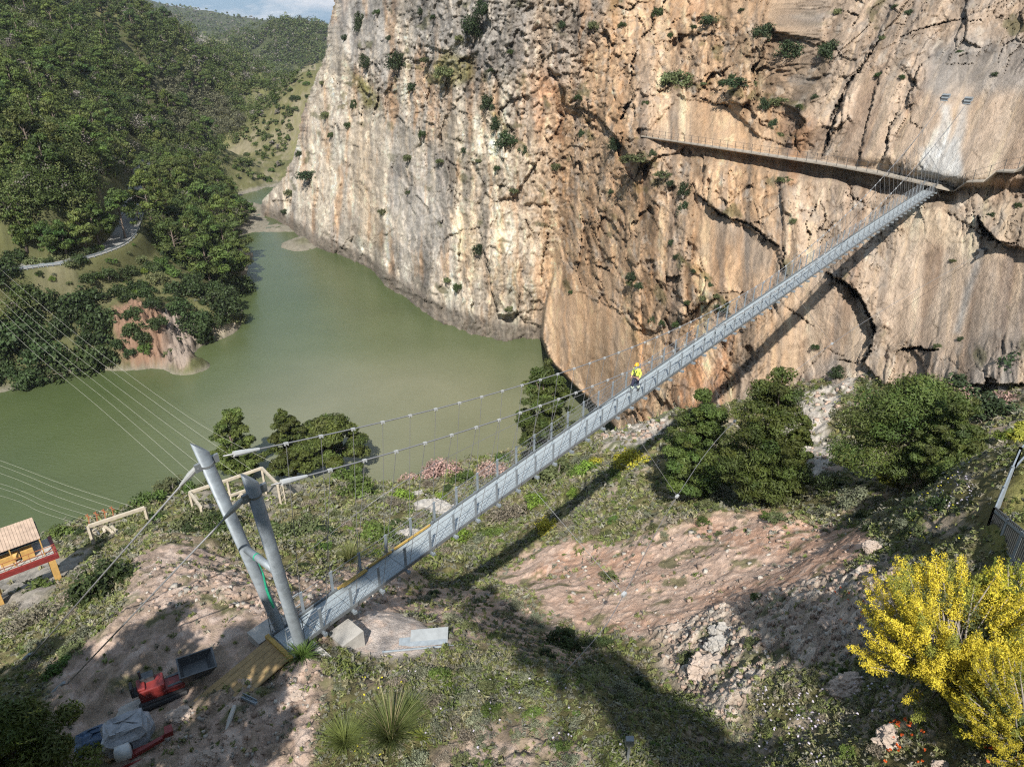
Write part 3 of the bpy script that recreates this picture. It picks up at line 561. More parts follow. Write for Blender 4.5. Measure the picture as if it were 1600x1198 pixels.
sk = nt.nodes.new('ShaderNodeTexSky'); sk.sky_type = 'NISHITA'; sk.sun_disc = False; sk.sun_elevation = math.radians(SUN_EL); sk.sun_rotation = math.radians(180+SUN_AZ); sk.air_density = 1.; sk.dust_density = 1.2
tc = nt.nodes.new('ShaderNodeTexCoord'); mp = nt.nodes.new('ShaderNodeMapping'); mp.inputs['Scale'].default_value = (1, 1, 3.2); nt.links.new(tc.outputs['Generated'], mp.inputs[0])
cn = nnoise(nt, 7, 9, .6, mp.outputs[0]); cr_ = ramp(nt, cn.outputs[0], [(.47, (0,0,0)), (.60, (1,1,1))])
cn2 = nnoise(nt, 16, 6, .6, mp.outputs[0]); cc2 = ramp(nt, cn2.outputs[0], [(.3, (5.6,6.6,8.0)), (.62, (10.6,10.8,11.2))])
blue = mixc(nt, 'MIX', .6, sk.outputs[0], (2.5,5.4,9.)); c = mixc(nt, 'MIX', cr_.outputs[0], blue, cc2.outputs[0])
nt.links.new(c, bg.inputs[0]); bg.inputs[1].default_value = .05
cam = bpy.data.cameras.new('camera'); cam.sensor_width = 36; cam.lens = 36*FPX/1600; cam.clip_start = .3; cam.clip_end = 9000
co_ = bpy.data.objects.new('camera', cam); C.objects.link(co_); co_.rotation_euler = (math.pi/2-PIT, 0, 0); SC.camera = co_
SC.view_settings.view_transform = 'Standard'; SC.view_settings.look = 'None'; SC.view_settings.exposure = .70; SC.view_settings.gamma = 1

# ------------------------------------------------------------------ air: pale even haze round the whole valley
hz = bpy.data.materials.new('haze_air'); hz.use_nodes = True; nt = hz.node_tree; nt.nodes.clear()
ho = nt.nodes.new('ShaderNodeOutputMaterial'); pv = nt.nodes.new('ShaderNodeVolumePrincipled'); pv.inputs['Color'].default_value = (.80,.88,1,1); pv.inputs['Density'].default_value = .00006; pv.inputs['Anisotropy'].default_value = .0
nt.links.new(pv.outputs[0], ho.inputs['Volume'])
hv = np.array([[x, y, z] for z in (-180., 420.) for y in (-4500., 4500.) for x in (-4500., 4500.)]); o = mesh_obj('haze', hv, [(0,2,3,1),(4,5,7,6),(0,1,5,4),(2,6,7,3),(0,4,6,2),(1,3,7,5)], hz); tag(o, kind='stuff')

SC.cycles.use_denoising = False; SC.cycles.filter_width = 1.2

SC.cycles.diffuse_bounces = 2
# ------------------------------------------------------------------ mesh builder
class MB:
    def __init__(s): s.v = []; s.f = []; s.n = 0
    def add(s, v, f):
        s.v.append(np.asarray(v, float)); s.f += [tuple(int(i)+s.n for i in q) for q in f]; s.n += len(v)
    def box(s, c, ax, ay, az):
        """centre and three half-axis vectors"""
        c = np.asarray(c, float); ax, ay, az = (np.asarray(q, float) for q in (ax, ay, az))
        v = [c+i*ax+j*ay+k*az for k in (-1, 1) for j in (-1, 1) for i in (-1, 1)]
        s.add(v, [(0,2,3,1),(4,5,7,6),(0,1,5,4),(2,6,7,3),(0,4,6,2),(1,3,7,5)])
    def bar(s, a, b, w, h, up=(0, 0, 1)):
        a = np.asarray(a, float); b = np.asarray(b, float); d = b-a; L = np.linalg.norm(d); d = d/L
        sd_ = np.cross(d, up); q = np.linalg.norm(sd_)
        sd_ = sd_/q if q > 1e-5 else np.array([1., 0, 0]); u = np.cross(sd_, d)
        s.box((a+b)/2, d*L/2, sd_*w/2, u*h/2)
    def tube(s, pts, r, k=6, cap=True):
        pts = np.asarray(pts, float); n = len(pts); r = np.broadcast_to(np.asarray(r, float), (n,))
        t = np.gradient(pts, axis=0); t /= np.linalg.norm(t, axis=1)[:, None]+1e-12
        ref = np.array([0, 0, 1.]) if abs(t[0][2]) < .9 else np.array([1., 0, 0])
        vs = []
        for i in range(n):
            a = np.cross(t[i], ref); a /= np.linalg.norm(a)+1e-12; b_ = np.cross(a, t[i])
            ang = np.arange(k)*2*math.pi/k
            vs.append(pts[i]+r[i]*(np.cos(ang)[:, None]*a+np.sin(ang)[:, None]*b_))
        v = np.concatenate(vs); f = []
        for i in range(n-1):
            for j in range(k): f.append((i*k+j, i*k+(j+1) % k, (i+1)*k+(j+1) % k, (i+1)*k+j))
        if cap: f += [tuple(range(k))[::-1], tuple((n-1)*k+j for j in range(k))]
        s.add(v, f)
    def build(s, name, mat, parent=None, smooth=False, bevel=0.):
        o = mesh_obj(name, np.concatenate(s.v) if s.v else np.zeros((0, 3)), s.f, mat, parent, smooth)
        if bevel:
            m = o.modifiers.new('bevel', 'BEVEL'); m.width = bevel; m.segments = 2; m.limit_method = 'ANGLE'
        return o
def part(name, mat, parent, fn, **k):
    m = MB(); fn(m); return m.build(name, mat, parent, **k)
# ------------------------------------------------------------------ materials of the built things
M_galv = simple('galvanised_steel', (.225,.255,.28), .55, .2, .22, 3.5, .002)
M_deck = simple('deck_grating', (.31,.35,.37), .6, .15, .10, 5., .004)
M_steel = simple('grey_steel', (.19,.205,.215), .5, .4, .15, 4.)
M_cable = simple('steel_cable', (.24,.24,.245), .5, .4, .1, 9.)
M_white = simple('zinc_white', (.42,.43,.43), .5, .2, .1, 9.)
M_wood = simple('yellow_timber', (.40,.265,.07), .75, 0, .25, 5., .004)
M_wood2 = simple('shuttering_board', (.27,.185,.085), .8, 0, .3, 4., .006)
M_conc = simple('concrete', (.36,.34,.31), .9, 0, .15, 3., .01)
M_cream = simple('cream_paint', (.42,.365,.285), .7, 0, .2, 2.)
M_red = simple('red_paint', (.17,.022,.02), .5, 0, .25, 4.)
M_yellow = simple('yellow_paint', (.46,.28,.09), .6, 0, .2, 3.)
M_roof = simple('faded_roof', (.38,.28,.21), .85, 0, .25, 1.5)
M_dark = simple('dark_rubber', (.025,.025,.027), .7, 0, .2, 6.)
M_dsteel = simple('dark_steel', (.09,.095,.10), .5, .5, .2, 5.)
M_rope = simple('green_rope', (.02,.30,.17), .6, 0, .2, 20.)
M_blue = simple('blue_tarpaulin', (.035,.07,.13), .5, 0, .3, 3., .03)
M_plastic = simple('clear_wrap', (.26,.27,.29), .25, 0, .25, 5., .03)
M_orange = simple('orange_insulator', (.30,.11,.05), .5, 0, .2, 5.)
M_wcon = simple('walkway_board', (.29,.255,.21), .85, 0, .2, 1.5)
# ------------------------------------------------------------------ the suspension bridge
P1 = ray(440, 1006)*26.73; P2 = ray(1462, 292)*(26.73*1510/488.)
bd = P2-P1; BL = float(np.linalg.norm(bd)); bd /= BL
bn = np.cross(bd, [0, 0, 1.]); bn /= np.linalg.norm(bn)
UP = np.array([0, 0, 1.])
def BP(s, w=0., h=0.):
    q = np.clip(s/BL, -.05, 1.02)
    return P1+bd*s+bn*w+UP*(h+.42*4*q*(1-q))
HW = .60; NP = 62; DS = BL/NP
bridge = empty('suspension_bridge', P1, 0, 'grey steel footbridge slung from cables between the slope with two leaning masts and the cliff', 'bridge')
def bpart(name, mat, fn, parent=bridge, **k):
    m = MB(); fn(m)
    if parent is bridge:
        m.v = [v-P1 for v in m.v]
    return m.build(name, mat, parent, **k)
def f_deck(m):
    for i in range(NP):
        a = BP(i*DS+.012); b = BP((i+1)*DS-.012); d = (b-a)/2; u = np.cross(bn, d); u = u/np.linalg.norm(u)
        for w in (-.29, .29): m.box((a+b)/2+bn*w, d, bn*.285, UP*.02)
        m.box((a+b)/2+UP*.006, d, bn*.005, UP*.02)
bpart('deck', M_deck, f_deck)
for sgn in (-1, 1):
    def f_edge(m, sgn=sgn):
        for i in range(NP): m.bar(BP(i*DS, sgn*(HW+.03), .03), BP((i+1)*DS, sgn*(HW+.03), .03), .05, .16)
    bpart('edge_beam', M_steel, f_edge)
def f_cross(m, lo=0, hi=NP+1):
    for i in range(lo, hi):
        m.bar(BP(i*DS, -HW-.16, -.12), BP(i*DS, HW+.16, -.12), .09, .14)
        for sgn in (-1, 1): m.box(BP(i*DS, sgn*(HW+.20), -.11), bd*.07, bn*.06, UP*.06)
for i in range(0, 40): bpart('cross_beam', M_galv, lambda m, i=i: f_cross(m, i, i+1))
tag(bpart('cross_beam', M_galv, lambda m: f_cross(m, 40, NP+1)), kind='stuff')
def f_post(m, i, sgn):
    m.box(BP(i*DS, sgn*(HW+.03), .50), bd*.055, bn*.022, UP*.56)
    m.box(BP(i*DS, sgn*(HW+.03), 1.07), bd*.07, bn*.03, UP*.02)
for i in range(1, 51):
    for sgn in (-1, 1): bpart('railing_post', M_galv, lambda m, i=i, sgn=sgn: f_post(m, i, sgn))
def f_rest(m):
    for i in range(51, NP+1):
        for sgn in (-1, 1): f_post(m, i, sgn)
tag(bpart('railing_post', M_galv, f_rest), kind='stuff')
for sgn in (-1, 1):
    def f_rail(m, sgn=sgn):
        for h, r in ((1.04, .014), (.78, .008), (.52, .008), (.28, .008)):
            m.tube([BP(i*DS, sgn*(HW+.03), h) for i in range(NP+1)], r, 5)
    bpart('handrail_cable', M_cable, f_rail)
    def f_net(m, sgn=sgn):
        n = int(BL/.17)
        for k in range(n):
            s = k*.17
            for q in (0, 1): m.bar(BP(s+q*.0, sgn*(HW+.035), .1), BP(s+(.5 if q else -.5), sgn*(HW+.035), 1.02), .004, .004, bn)
    bpart('netting', M_cable, f_net)
# masts
def solve_mast(px, py, H):
    s, w = -2., .0
    for _ in range(60):
        q = np.array(proj(P1+bd*s+bn*w+UP*H)[:2]); e = np.array([px, py])-q
        J = np.stack([np.array(proj(P1+bd*(s+.01)+bn*w+UP*H)[:2])-q, np.array(proj(P1+bd*s+bn*(w+.01)+UP*H)[:2])-q], 1)/.01
        ds = np.linalg.solve(J, e); s += np.clip(ds[0], -1, 1); w += np.clip(ds[1], -1, 1)
    return s, w
MTOP = {}; MAST = []
for sgn, top, foot in ((-1, (312, 699), (446, 984)), (1, (390, 747), (474, 1010))):
    H = 9.0; s, w = solve_mast(*top, H); s0, w0 = solve_mast(*foot, -.35)
    T_ = P1+bd*s+bn*w+UP*H; B_ = P1+bd*s0+bn*w0-UP*1.3
    ax = (T_-B_)/np.linalg.norm(T_-B_); att = T_-ax*.62; MTOP[sgn] = (att, s, w); MAST.append((B_, T_, ax))
    def f_m(m, T_=T_, B_=B_, ax=ax):
        # tube with its top cut on a slant
        k = 20; r = .208; a = np.cross(ax, bn); a /= np.linalg.norm(a); c_ = np.cross(ax, a); v = []
        for j in range(k):
            g = 2*math.pi*j/k; v.append(B_+r*(math.cos(g)*a+math.sin(g)*c_))
        for j in range(k):
            g = 2*math.pi*j/k; v.append(T_+r*(math.cos(g)*a+math.sin(g)*c_)+ax*(-.30*math.cos(g) if a@bd > 0 else .30*math.cos(g)))
        m.add(v, [(j, (j+1) % k, k+(j+1) % k, k+j) for j in range(k)]+[tuple(range(k, 2*k))])
    mast = bpart('mast', M_galv, f_m, smooth=False)
    for p in mast.data.polygons: p.use_smooth = len(p.vertices) == 4
    def f_c(m, att=att, ax=ax):
        m.tube([att-ax*.10, att-ax*.02], .222, 20)
        m.box(att+bd*.29, bd*.12, bn*.05, UP*.14); m.box(att-bd*.27-UP*.05, bd*.12, bn*.05, UP*.14)
    bpart('collar', M_steel, f_c)
    def f_bp(m, B_=B_, s0=s0, w0=w0):
        f = P1+bd*s0+bn*w0-UP*.45; m.box(f, bd*.45, bn*.45, UP*.04)
        for i in (-1, 1):
            for j in (-1, 1): m.tube([f+bd*.36*i+bn*.36*j, f+bd*.36*i+bn*.36*j+UP*.14], .03, 6)
    bpart('base_plate', M_steel, f_bp)
ma = MAST[0]; mb_ = MAST[1]
la = ma[0]+ma[2]*(np.linalg.norm(ma[1]-ma[0])*.56); lb = mb_[0]+mb_[2]*(np.linalg.norm(mb_[1]-mb_[0])*.56)
bpart('crossbar', M_galv, lambda m: m.tube([la, lb], .13, 14), smooth=True)
bpart('foundation', M_conc, lambda m: (m.box(BP(.3, 1.45, -1.3), bd*.75, bn*.55, UP*.95), m.box(BP(.3, -1.5, -1.3), bd*.7, bn*.45, UP*.9), m.box(BP(2.2, .9, -1.5), bd*.5, bn*.5, UP*.9)))
# main cables with hangers
ANC = {-1: cliff_at(1478, 153), 1: cliff_at(1513, 158)}
CAB = {}
for sgn in (-1, 1):
    att, st, wt = MTOP[sgn]; a = ANC[sgn]
    st = float((att-P1)@bd); wt = float((att-P1)@bn); sa = float((a-P1)@bd); wa = float((a-P1)@bn)
    def hh(p, s): return float((p-BP(s))[2]) if False else float(p[2]-BP(s)[2])
    sm = BL*.50
    q0 = att-P1-bd*st-bn*wt; h0 = float(att[2]-(P1+bd*st)[2]); h1 = float(a[2]-(P1+bd*sa)[2])
    def cabp(s, sgn=sgn, st=st, sa=sa, wt=wt, wa=wa, h0=h0, h1=h1):
        hm = 1.5
        if s < sm: q = (sm-s)/(sm-st); return P1+bd*s+bn*(sgn*.72+(wt-sgn*.72)*q)+UP*(hm+(h0-hm)*q**1.9)
        q = (s-sm)/(sa-sm); return P1+bd*s+bn*(sgn*.72+(wa-sgn*.72)*q)+UP*(hm+(h1-hm)*q**2.0)
    CAB[sgn] = cabp
    bpart('main_cable', M_cable, lambda m: m.tube([cabp(s) for s in np.linspace(st+.1, sa, 90)], .027, 6), smooth=True)
    bpart('cable_socket', M_white, lambda m: m.tube([cabp(st+.45), cabp(st+.7), cabp(st+1.35)], [.10, .10, .05], 8))
    bpart('anchor_block', M_galv, lambda m, a=a: (m.box(a-np.array([.25, .25, 0]), (.28, -.22, 0), (.16, .2, 0), (0, 0, .10)), m.box(a-np.array([.2, .2, -.3]), (.30, -.24, 0), (.2, .25, 0), (0, 0, .06)), m.box(a-np.array([.2, .2, .3]), (.30, -.24, 0), (.2, .25, 0), (0, 0, .06)), m.box(a, (.32, -.26, 0), (.05, .06, 0), (0, 0, .40))))
def hang(m, i, sgn):
    s = i*DS+.35; c_ = CAB[sgn](s); e = BP(s-.35, sgn*(HW+.20), -.05)
    m.tube([c_, e], .011, 4)
def clamp(m, i, sgn):
    s = i*DS+.35; c_ = CAB[sgn](s); d = CAB[sgn](s+.1)-c_; d /= np.linalg.norm(d)
    m.box(c_, d*.085, bn*.035, UP*.04)
    for q in (-.06, .06): m.box(c_+d*q-UP*.03, d*.018, bn*.04, UP*.05)
for i in range(1, 51):
    for sgn in (-1, 1):
        h = bpart('hanger', M_cable, lambda m, i=i, sgn=sgn: hang(m, i, sgn))
        k = MB(); clamp(k, i, sgn); k.v = [v-P1 for v in k.v]; k.build('clamp', M_white, h)
def f_hr(m):
    for i in range(51, NP):
        for sgn in (-1, 1): hang(m, i, sgn); clamp(m, i, sgn)
tag(bpart('hanger', M_cable, f_hr), kind='stuff')
# backstays, wind cables and their ties
for sgn, (gx_, gy_) in ((-1, (36, 1032)), (1, (86, 1080))):
    g = ground_hit(gx_, gy_); att = MTOP[sgn][0]-bd*.3; d = (g-att)/np.linalg.norm(g-att)
    bpart('backstay', M_cable, lambda m: m.tube([att, g-UP*.2+d*.5], .03, 6), smooth=True)
    bpart('cable_socket', M_white, lambda m: m.tube([att, att+d*.55, att+d*1.25], [.08, .10, .045], 10))
    bpart('stay_anchor', M_galv, lambda m: m.tube([g-d*.9, g-d*.3, g+d*.3], [.06, .10, .10], 8))
A1 = ground_hit(886, 1046); A2 = cliff_at(1532, 394)
def pix(px, py, t): return ray(px, py)*t
tA = proj(A1)[2]; tB = proj(A2)[2]
WC = [A1, pix(940, 985, tA+3.2), pix(975, 928, tA+5.8), pix(1058, 775, 42.5), pix(1148, 658, 49), pix(1300, 537, 57.5), pix(1420, 460, 66), A2-np.array([.3, .5, 0])]
bpart('wind_cable', M_cable, lambda m: m.tube(smooth_line(WC, 8), .017, 5))
for k, (q, dpx) in enumerate(((WC[2], (828, 752)), (WC[3], (974, 637)), (WC[4], (1090, 566)), (WC[5], (1240, 466)))):
    s = min(np.linspace(0, BL, 600), key=lambda s: abs(proj(BP(s, HW+.2, -.1))[0]-dpx[0]))
    bpart('wind_tie', M_cable, lambda m: m.tube([q, BP(s, HW+.2, -.12)], .012, 5))
    bpart('cable_clamp', M_white, lambda m: m.box(q, bd*.12, bn*.08, UP*.06))
bpart('anchor_plate', M_dsteel, lambda m: (m.box(A2-np.array([.2, .3, 0]), (.45, .1, .1), (0, .3, 0), (0, 0, .4)), m.tube([A2-np.array([.2, .3, 0]), A2-np.array([1.0, 1.0, .5])], .1, 8)))
g2_ = ground_hit(436, 898); e2 = pix(1105, 532, 66.)
bpart('wind_cable', M_cable, lambda m: m.tube(smooth_line([g2_, pix(600, 772, 33), pix(750, 689, 41), pix(870, 633, 48), pix(990, 583, 56), cliff_at(1190, 505)], 8), .015, 5))
# gate bars at the near end of the deck
for sgn in (-1, 1):
    bpart('gate_rail', M_galv, lambda m, sgn=sgn: (m.tube([BP(-.05, sgn*HW, 0), BP(-.05, sgn*HW, 1.15), BP(1.3, sgn*HW, 1.15)], .022, 6), m.tube([BP(.3, sgn*HW, 0), BP(.3, sgn*HW, 1.15)], .018, 6), m.tube([BP(.65, sgn*HW, 0), BP(.65, sgn*HW, 1.15)], .018, 6), m.tube([BP(-.05, sgn*HW, .6), BP(1.3, sgn*HW, .6)], .018, 6)))
for sgn in (-1, 1):
    bpart('tie_rod', M_cable, lambda m, sgn=sgn: m.tube([MAST[0 if sgn < 0 else 1][0]+MAST[0 if sgn < 0 else 1][2]*4.6, BP(.7, sgn*HW, .9), BP(1.2, sgn*HW, 0)], .014, 5))
# ------------------------------------------------------------------ loose things on and beside the bridge
s_at = lambda x: float(min(np.linspace(0, 30, 1500), key=lambda q: abs(proj(BP(q, -.5, .2))[0]-x)))
sb = [s_at(x) for x in (528, 572, 612, 672)]
for k, (s0, s1, w, l) in enumerate(((sb[0], sb[1], -.52, 'long yellow timber batten on the deck edge, the one nearest the masts'), (sb[0]+.2, sb[1], -.44, 'yellow timber batten lying inside the nearest batten on the deck'), (sb[1]+.15, sb[2], -.52, 'yellow timber batten in the middle of the row along the far deck edge'), (sb[2]+.15, sb[3], -.51, 'yellow timber batten on the deck edge, farthest from the masts'))):
    m = MB(); c_ = BP((s0+s1)/2); m.bar(BP(s0, w, .19)-c_, BP(s1, w, .15)-c_, .06, .09); o = m.build('timber_batten', M_wood); o.location = c_; tag(o, l, 'timber', 'yellow timber battens on the bridge deck')
def thing(name, label, cat, p, group=None): return empty(name, p, 0, label, cat, group)
def lpart(root, name, mat, fn, parent=None, **k):
    m = MB(); fn(m); o = np.array(root.location); m.v = [v-o for v in m.v]; return m.build(name, mat, parent or root, **k)
rp_ = la*.62+lb*.38
o = thing('rope', 'bright green rope knotted round the crossbar between the two masts', 'rope', rp_)
lpart(o, 'loop', M_rope, lambda m: m.tube([rp_-(lb-la)*.012, rp_+(lb-la)*.012], .145, 14))
lpart(o, 'tail', M_rope, lambda m: (m.tube(smooth_line([rp_-UP*.17, rp_-UP*.8+bd*.1, rp_-UP*1.5+bd*.12, rp_-UP*2.5+bd*.25]), [.02]*12+[.035]*12+[.05]*12+[.02], 6)))
# timber approach ramp behind the masts
RA = [ground_hit(*p) for p in ((438, 1001), (458, 1018), (352, 1090), (326, 1074))]
z_ = -21.15
o = thing('timber_ramp', 'yellow boarded timber ramp leading up to the near end of the bridge', 'ramp', np.array([*(RA[0][:2]+RA[2][:2])/2, z_-.2]))
ra = BP(-.12)-UP*.12; rb = ra-bd*4.6; rb[2] = z_-.45
for k in range(6):
    w = -.62+k*.25; lpart(o, 'board', M_wood2, lambda m: m.bar(ra+bn*w, rb+bn*w, .235, .05))
lpart(o, 'end_beam', M_wood, lambda m: m.bar(ra-bn*.85+UP*.05, ra+bn*.85+UP*.05, .16, .16))
# ------------------------------------------------------------------ cliff walkway
def walkway(name, label, line, first_t):
    P = []
    for px, py, dt in line:
        c_ = cliff_at(px, py); t = proj(c_)[2]; P.append(ray(px, py)*(t-dt))
    P = np.array(P); root = thing(name, label, 'walkway', P[0])
    d = np.linalg.norm(np.diff(P, axis=0), axis=1)
    ins = np.array([.80, .60, 0])
    def f(m):
        for i in range(len(P)-1): m.add([P[i]+UP*.08, P[i+1]+UP*.08, P[i+1]+UP*.08+ins*2.4, P[i]+UP*.08+ins*2.4, P[i]-UP*.08, P[i+1]-UP*.08, P[i+1]-UP*.08+ins*2.4, P[i]-UP*.08+ins*2.4], [(0,1,2,3),(4,7,6,5),(0,4,5,1),(1,5,6,2),(2,6,7,3),(3,7,4,0)])
    lpart(root, 'boards', M_wcon, f)
    S = np.concatenate([[0], np.cumsum(d)]); n = int(S[-1]/1.55)
    pos = [np.array([np.interp(q, S, P[:, a]) for a in range(3)])+ins*.06 for q in np.linspace(0, S[-1], n+1)]
    for q in pos[:90]: lpart(root, 'post', M_dsteel, lambda m: m.bar(q, q+UP*1.25, .05, .05, bn))
    for h in (1.2, .6): lpart(root, 'handrail_cable', M_dsteel, lambda m: m.tube([q+UP*h for q in pos], .014, 4))
    for q in pos[::2]: lpart(root, 'bracket', M_dsteel, lambda m: m.bar(q-UP*.12, q+ins*1.6-UP*1.3, .06, .06, bn))
    return root
walkway('cliff_walkway', 'long narrow boardwalk hung across the cliff face left of the bridge end', [(1001,213,.6),(1150,236,1.5),(1300,259,1.7),(1380,274,1.7),(1462,292,1.6)], 0)
walkway('cliff_walkway', 'stepped boardwalk climbing right from the bridge end across the slab', [(1462,293,1.6),(1490,299,1.5),(1510,284,1.3),(1536,284,1.6),(1556,268,1.3),(1584,269,1.6),(1602,256,1.3),(1640,256,1.4)], 0)
# ------------------------------------------------------------------ lakeside installations
def frame_px(px, py, t): return ray(px, py)*t
def gantry(name, label, bars, posts, tt):
    pts = {}
    c_ = ray(*bars[0][0])*tt; root = thing(name, label, 'gantry', np.array([c_[0], c_[1], gz(c_[0], c_[1])[0]]))
    for a, b in bars:
        lpart(root, 'beam', M_cream, lambda m: m.bar(ray(*a)*tt*(1 if len(a) == 2 else 1), ray(*b)*tt, .28, .28))
    for a in posts:
        q = ray(*a)*tt; g = gz(q[0], q[1])[0]
        lpart(root, 'post', M_cream, lambda m: (m.bar(q, np.array([q[0], q[1], g-.4]), .26, .26, (1, 0, 0))))
    return root
class _R:
    pass
def pix3(px, py, t): return ray(px, py)*t
g1 = thing('lake_gantry', 'open cream steel frame standing on the lakeshore behind the masts', 'frame', pix3(350, 790, 80.))
Fp = {'a': ray(296, 769)*81, 'b': ray(355, 750)*83, 'c': ray(409, 731)*85, 'd': ray(434, 757)*79, 'e': ray(314, 793)*76.5}
for a, b in (('a', 'b'), ('b', 'c'), ('c', 'd'), ('a', 'e'),): lpart(g1, 'beam', M_cream, lambda m: m.bar(Fp[a], Fp[b], .26, .3))
lpart(g1, 'beam', M_cream, lambda m: m.bar(ray(360, 774)*80, ray(388, 764)*81, .2, .25))
for a in 'abcde':
    q = Fp[a]; g = min(gz(q[0], q[1])[0], q[2]-2.5); lpart(g1, 'post', M_cream, lambda m: (m.bar(q, np.array([q[0], q[1], g-.5]), .24, .24, (1, 0, 0))))
lpart(g1, 'lattice_post', M_cream, lambda m: [m.bar(Fp['d']+np.array([.5, 0, -i*.8]), Fp['d']+np.array([0, 0, -i*.8-.8]), .06, .06) for i in range(4)]+[m.bar(Fp['d']+np.array([.55, 0, 0]), Fp['d']+np.array([.55, 0, -3.6]), .12, .12, (1, 0, 0))])
g2 = thing('lake_gantry', 'low cream gantry with orange insulators standing beside the red and yellow shed', 'frame', pix3(180, 820, 78.))
Fa = ray(138, 822)*78; Fb = ray(226, 793)*81
lpart(g2, 'beam', M_cream, lambda m: m.bar(Fa, Fb, .3, .35))
for q in (Fa, Fb):
    g = min(gz(q[0], q[1])[0], q[2]-2.2); lpart(g2, 'post', M_cream, lambda m: m.bar(q, np.array([q[0], q[1], g-.5]), .28, .28, (1, 0, 0)))
for k in range(4):
    q = Fa+(Fb-Fa)*(.02+.14*k)+UP*.2+np.array([-.5, .9, 0]); lpart(g2, 'insulator', M_orange, lambda m: (m.tube([q, q+UP*.7], .07, 8), m.bar(q+np.array([.5, -.9, -.1]), q, .08, .08), m.bar(q+UP*.4+np.array([-.4, .2, 0]), q+UP*.4+np.array([.4, -.2, 0]), .07, .07)))
# machinery heap between the frames
for k, (px, py, l) in enumerate(((168, 842, 'heap of pale rusting switchgear under the gantry with orange insulators'), (385, 790, 'heap of broken pale machine parts below the cream steel frame'))):
    g = ground_hit(px, py); r_ = np.random.default_rng(40+k); root = thing('scrap_heap', l, 'scrap heap', g)
    def f(m):
        for j in range(26):
            p = g+np.array([r_.uniform(-2.4, 2.4), r_.uniform(-1.2, 1.2), r_.uniform(.1, .8)]); m.bar(p, p+np.array([r_.uniform(-.8, .8), r_.uniform(-.6, .6), r_.uniform(-.2, .7)]), r_.uniform(.1, .35), r_.uniform(.1, .35))
    lpart(root, 'panels', M_cream, f)
    def f2(m):
        for j in range(12):
            p = g+np.array([r_.uniform(-2.4, 2.4), r_.uniform(-1.2, 1.2), r_.uniform(.1, .6)]); m.tube([p, p+np.array([r_.uniform(-.9, .9), r_.uniform(-.6, .6), r_.uniform(0, .6)])], r_.uniform(.05, .2), 8)
    lpart(root, 'pipes', M_dsteel, f2)
# raised shed
tS = 67.; s0 = ray(88, 868)*tS; s1 = ray(0, 903)*(tS-2.6); sx = (s1-s0); sx[2] = 0; sL = np.linalg.norm(sx); sx /= sL; sy = np.array([-sx[1], sx[0], 0]); sy = sy if sy[1] > 0 else -sy
O = s0.copy(); gS = gz(O[0], O[1])[0]; sh = max(2.8, O[2]-gS)
shed = thing('machine_shed', 'raised winch shed on yellow columns with red floor beam and faded roof', 'shed', np.array([O[0], O[1], O[2]-sh]))
def Q(a, b, c_): return O+sx*a+sy*b+UP*c_
LS = 9.
lpart(shed, 'floor_beam', M_red, lambda m: (m.bar(Q(-.2, 0, 0), Q(LS, 0, 0), .3, .5), m.bar(Q(-.05, .16, 0), Q(-.05, 3.4, 0), .3, .48)))
lpart(shed, 'floor', M_conc, lambda m: m.box(Q(LS/2, 1.75, .05), sx*LS/2, sy*1.55, UP*.1))
for a in (.45, 5.2):
    for b in (.2, 3.0): lpart(shed, 'column', M_yellow, lambda m: m.bar(Q(a, b, -.26), Q(a, b, -sh-.8), .8, .55, sx))
def f_roof(m):
    for k in range(22):
        a = .7+k*.26; m.add([Q(a, .5, 2.15), Q(a+.24, .5, 2.15), Q(a+.24, 3.6, 2.75), Q(a, 3.6, 2.75), Q(a, .5, 2.09), Q(a+.24, .5, 2.09), Q(a+.24, 3.6, 2.69), Q(a, 3.6, 2.69)], [(0,1,2,3),(4,7,6,5),(0,4,5,1),(1,5,6,2),(2,6,7,3),(3,7,4,0)])
lpart(shed, 'roof', M_roof, f_roof)
for a in (.8, 3.2, 6.):
    for b in (.6, 3.5): lpart(shed, 'roof_post', M_yellow, lambda m: m.bar(Q(a, b, .15), Q(a, b, 2.05 if b < 1 else 2.68), .1, .1, sx))
lpart(shed, 'back_wall', M_blue, lambda m: m.box(Q(3.2, 3.3, 1.3), sx*2.6, sy*.05, UP*1.1))
lpart(shed, 'winch', M_yellow, lambda m: (m.box(Q(2.0, 1.4, .6), sx*.5, sy*.4, UP*.45), m.box(Q(3.6, 1.5, .55), sx*.6, sy*.35, UP*.4), m.tube([Q(2.6, 1.4, .7), Q(3.1, 1.4, .7)], .4, 12)))
lpart(shed, 'railing', M_orange, lambda m: [m.bar(Q(a, .08, .25), Q(a, .08, 1.2), .05, .05, sx) for a in np.arange(0, LS, 1.0)]+[m.bar(Q(0, .08, h), Q(LS, .08, h), .05, .05) for h in (.7, 1.2)])
lpart(shed, 'side_wall', M_white, lambda m: m.box(Q(6.6, .6, 1.05), sx*.7, sy*.06, UP*.9))
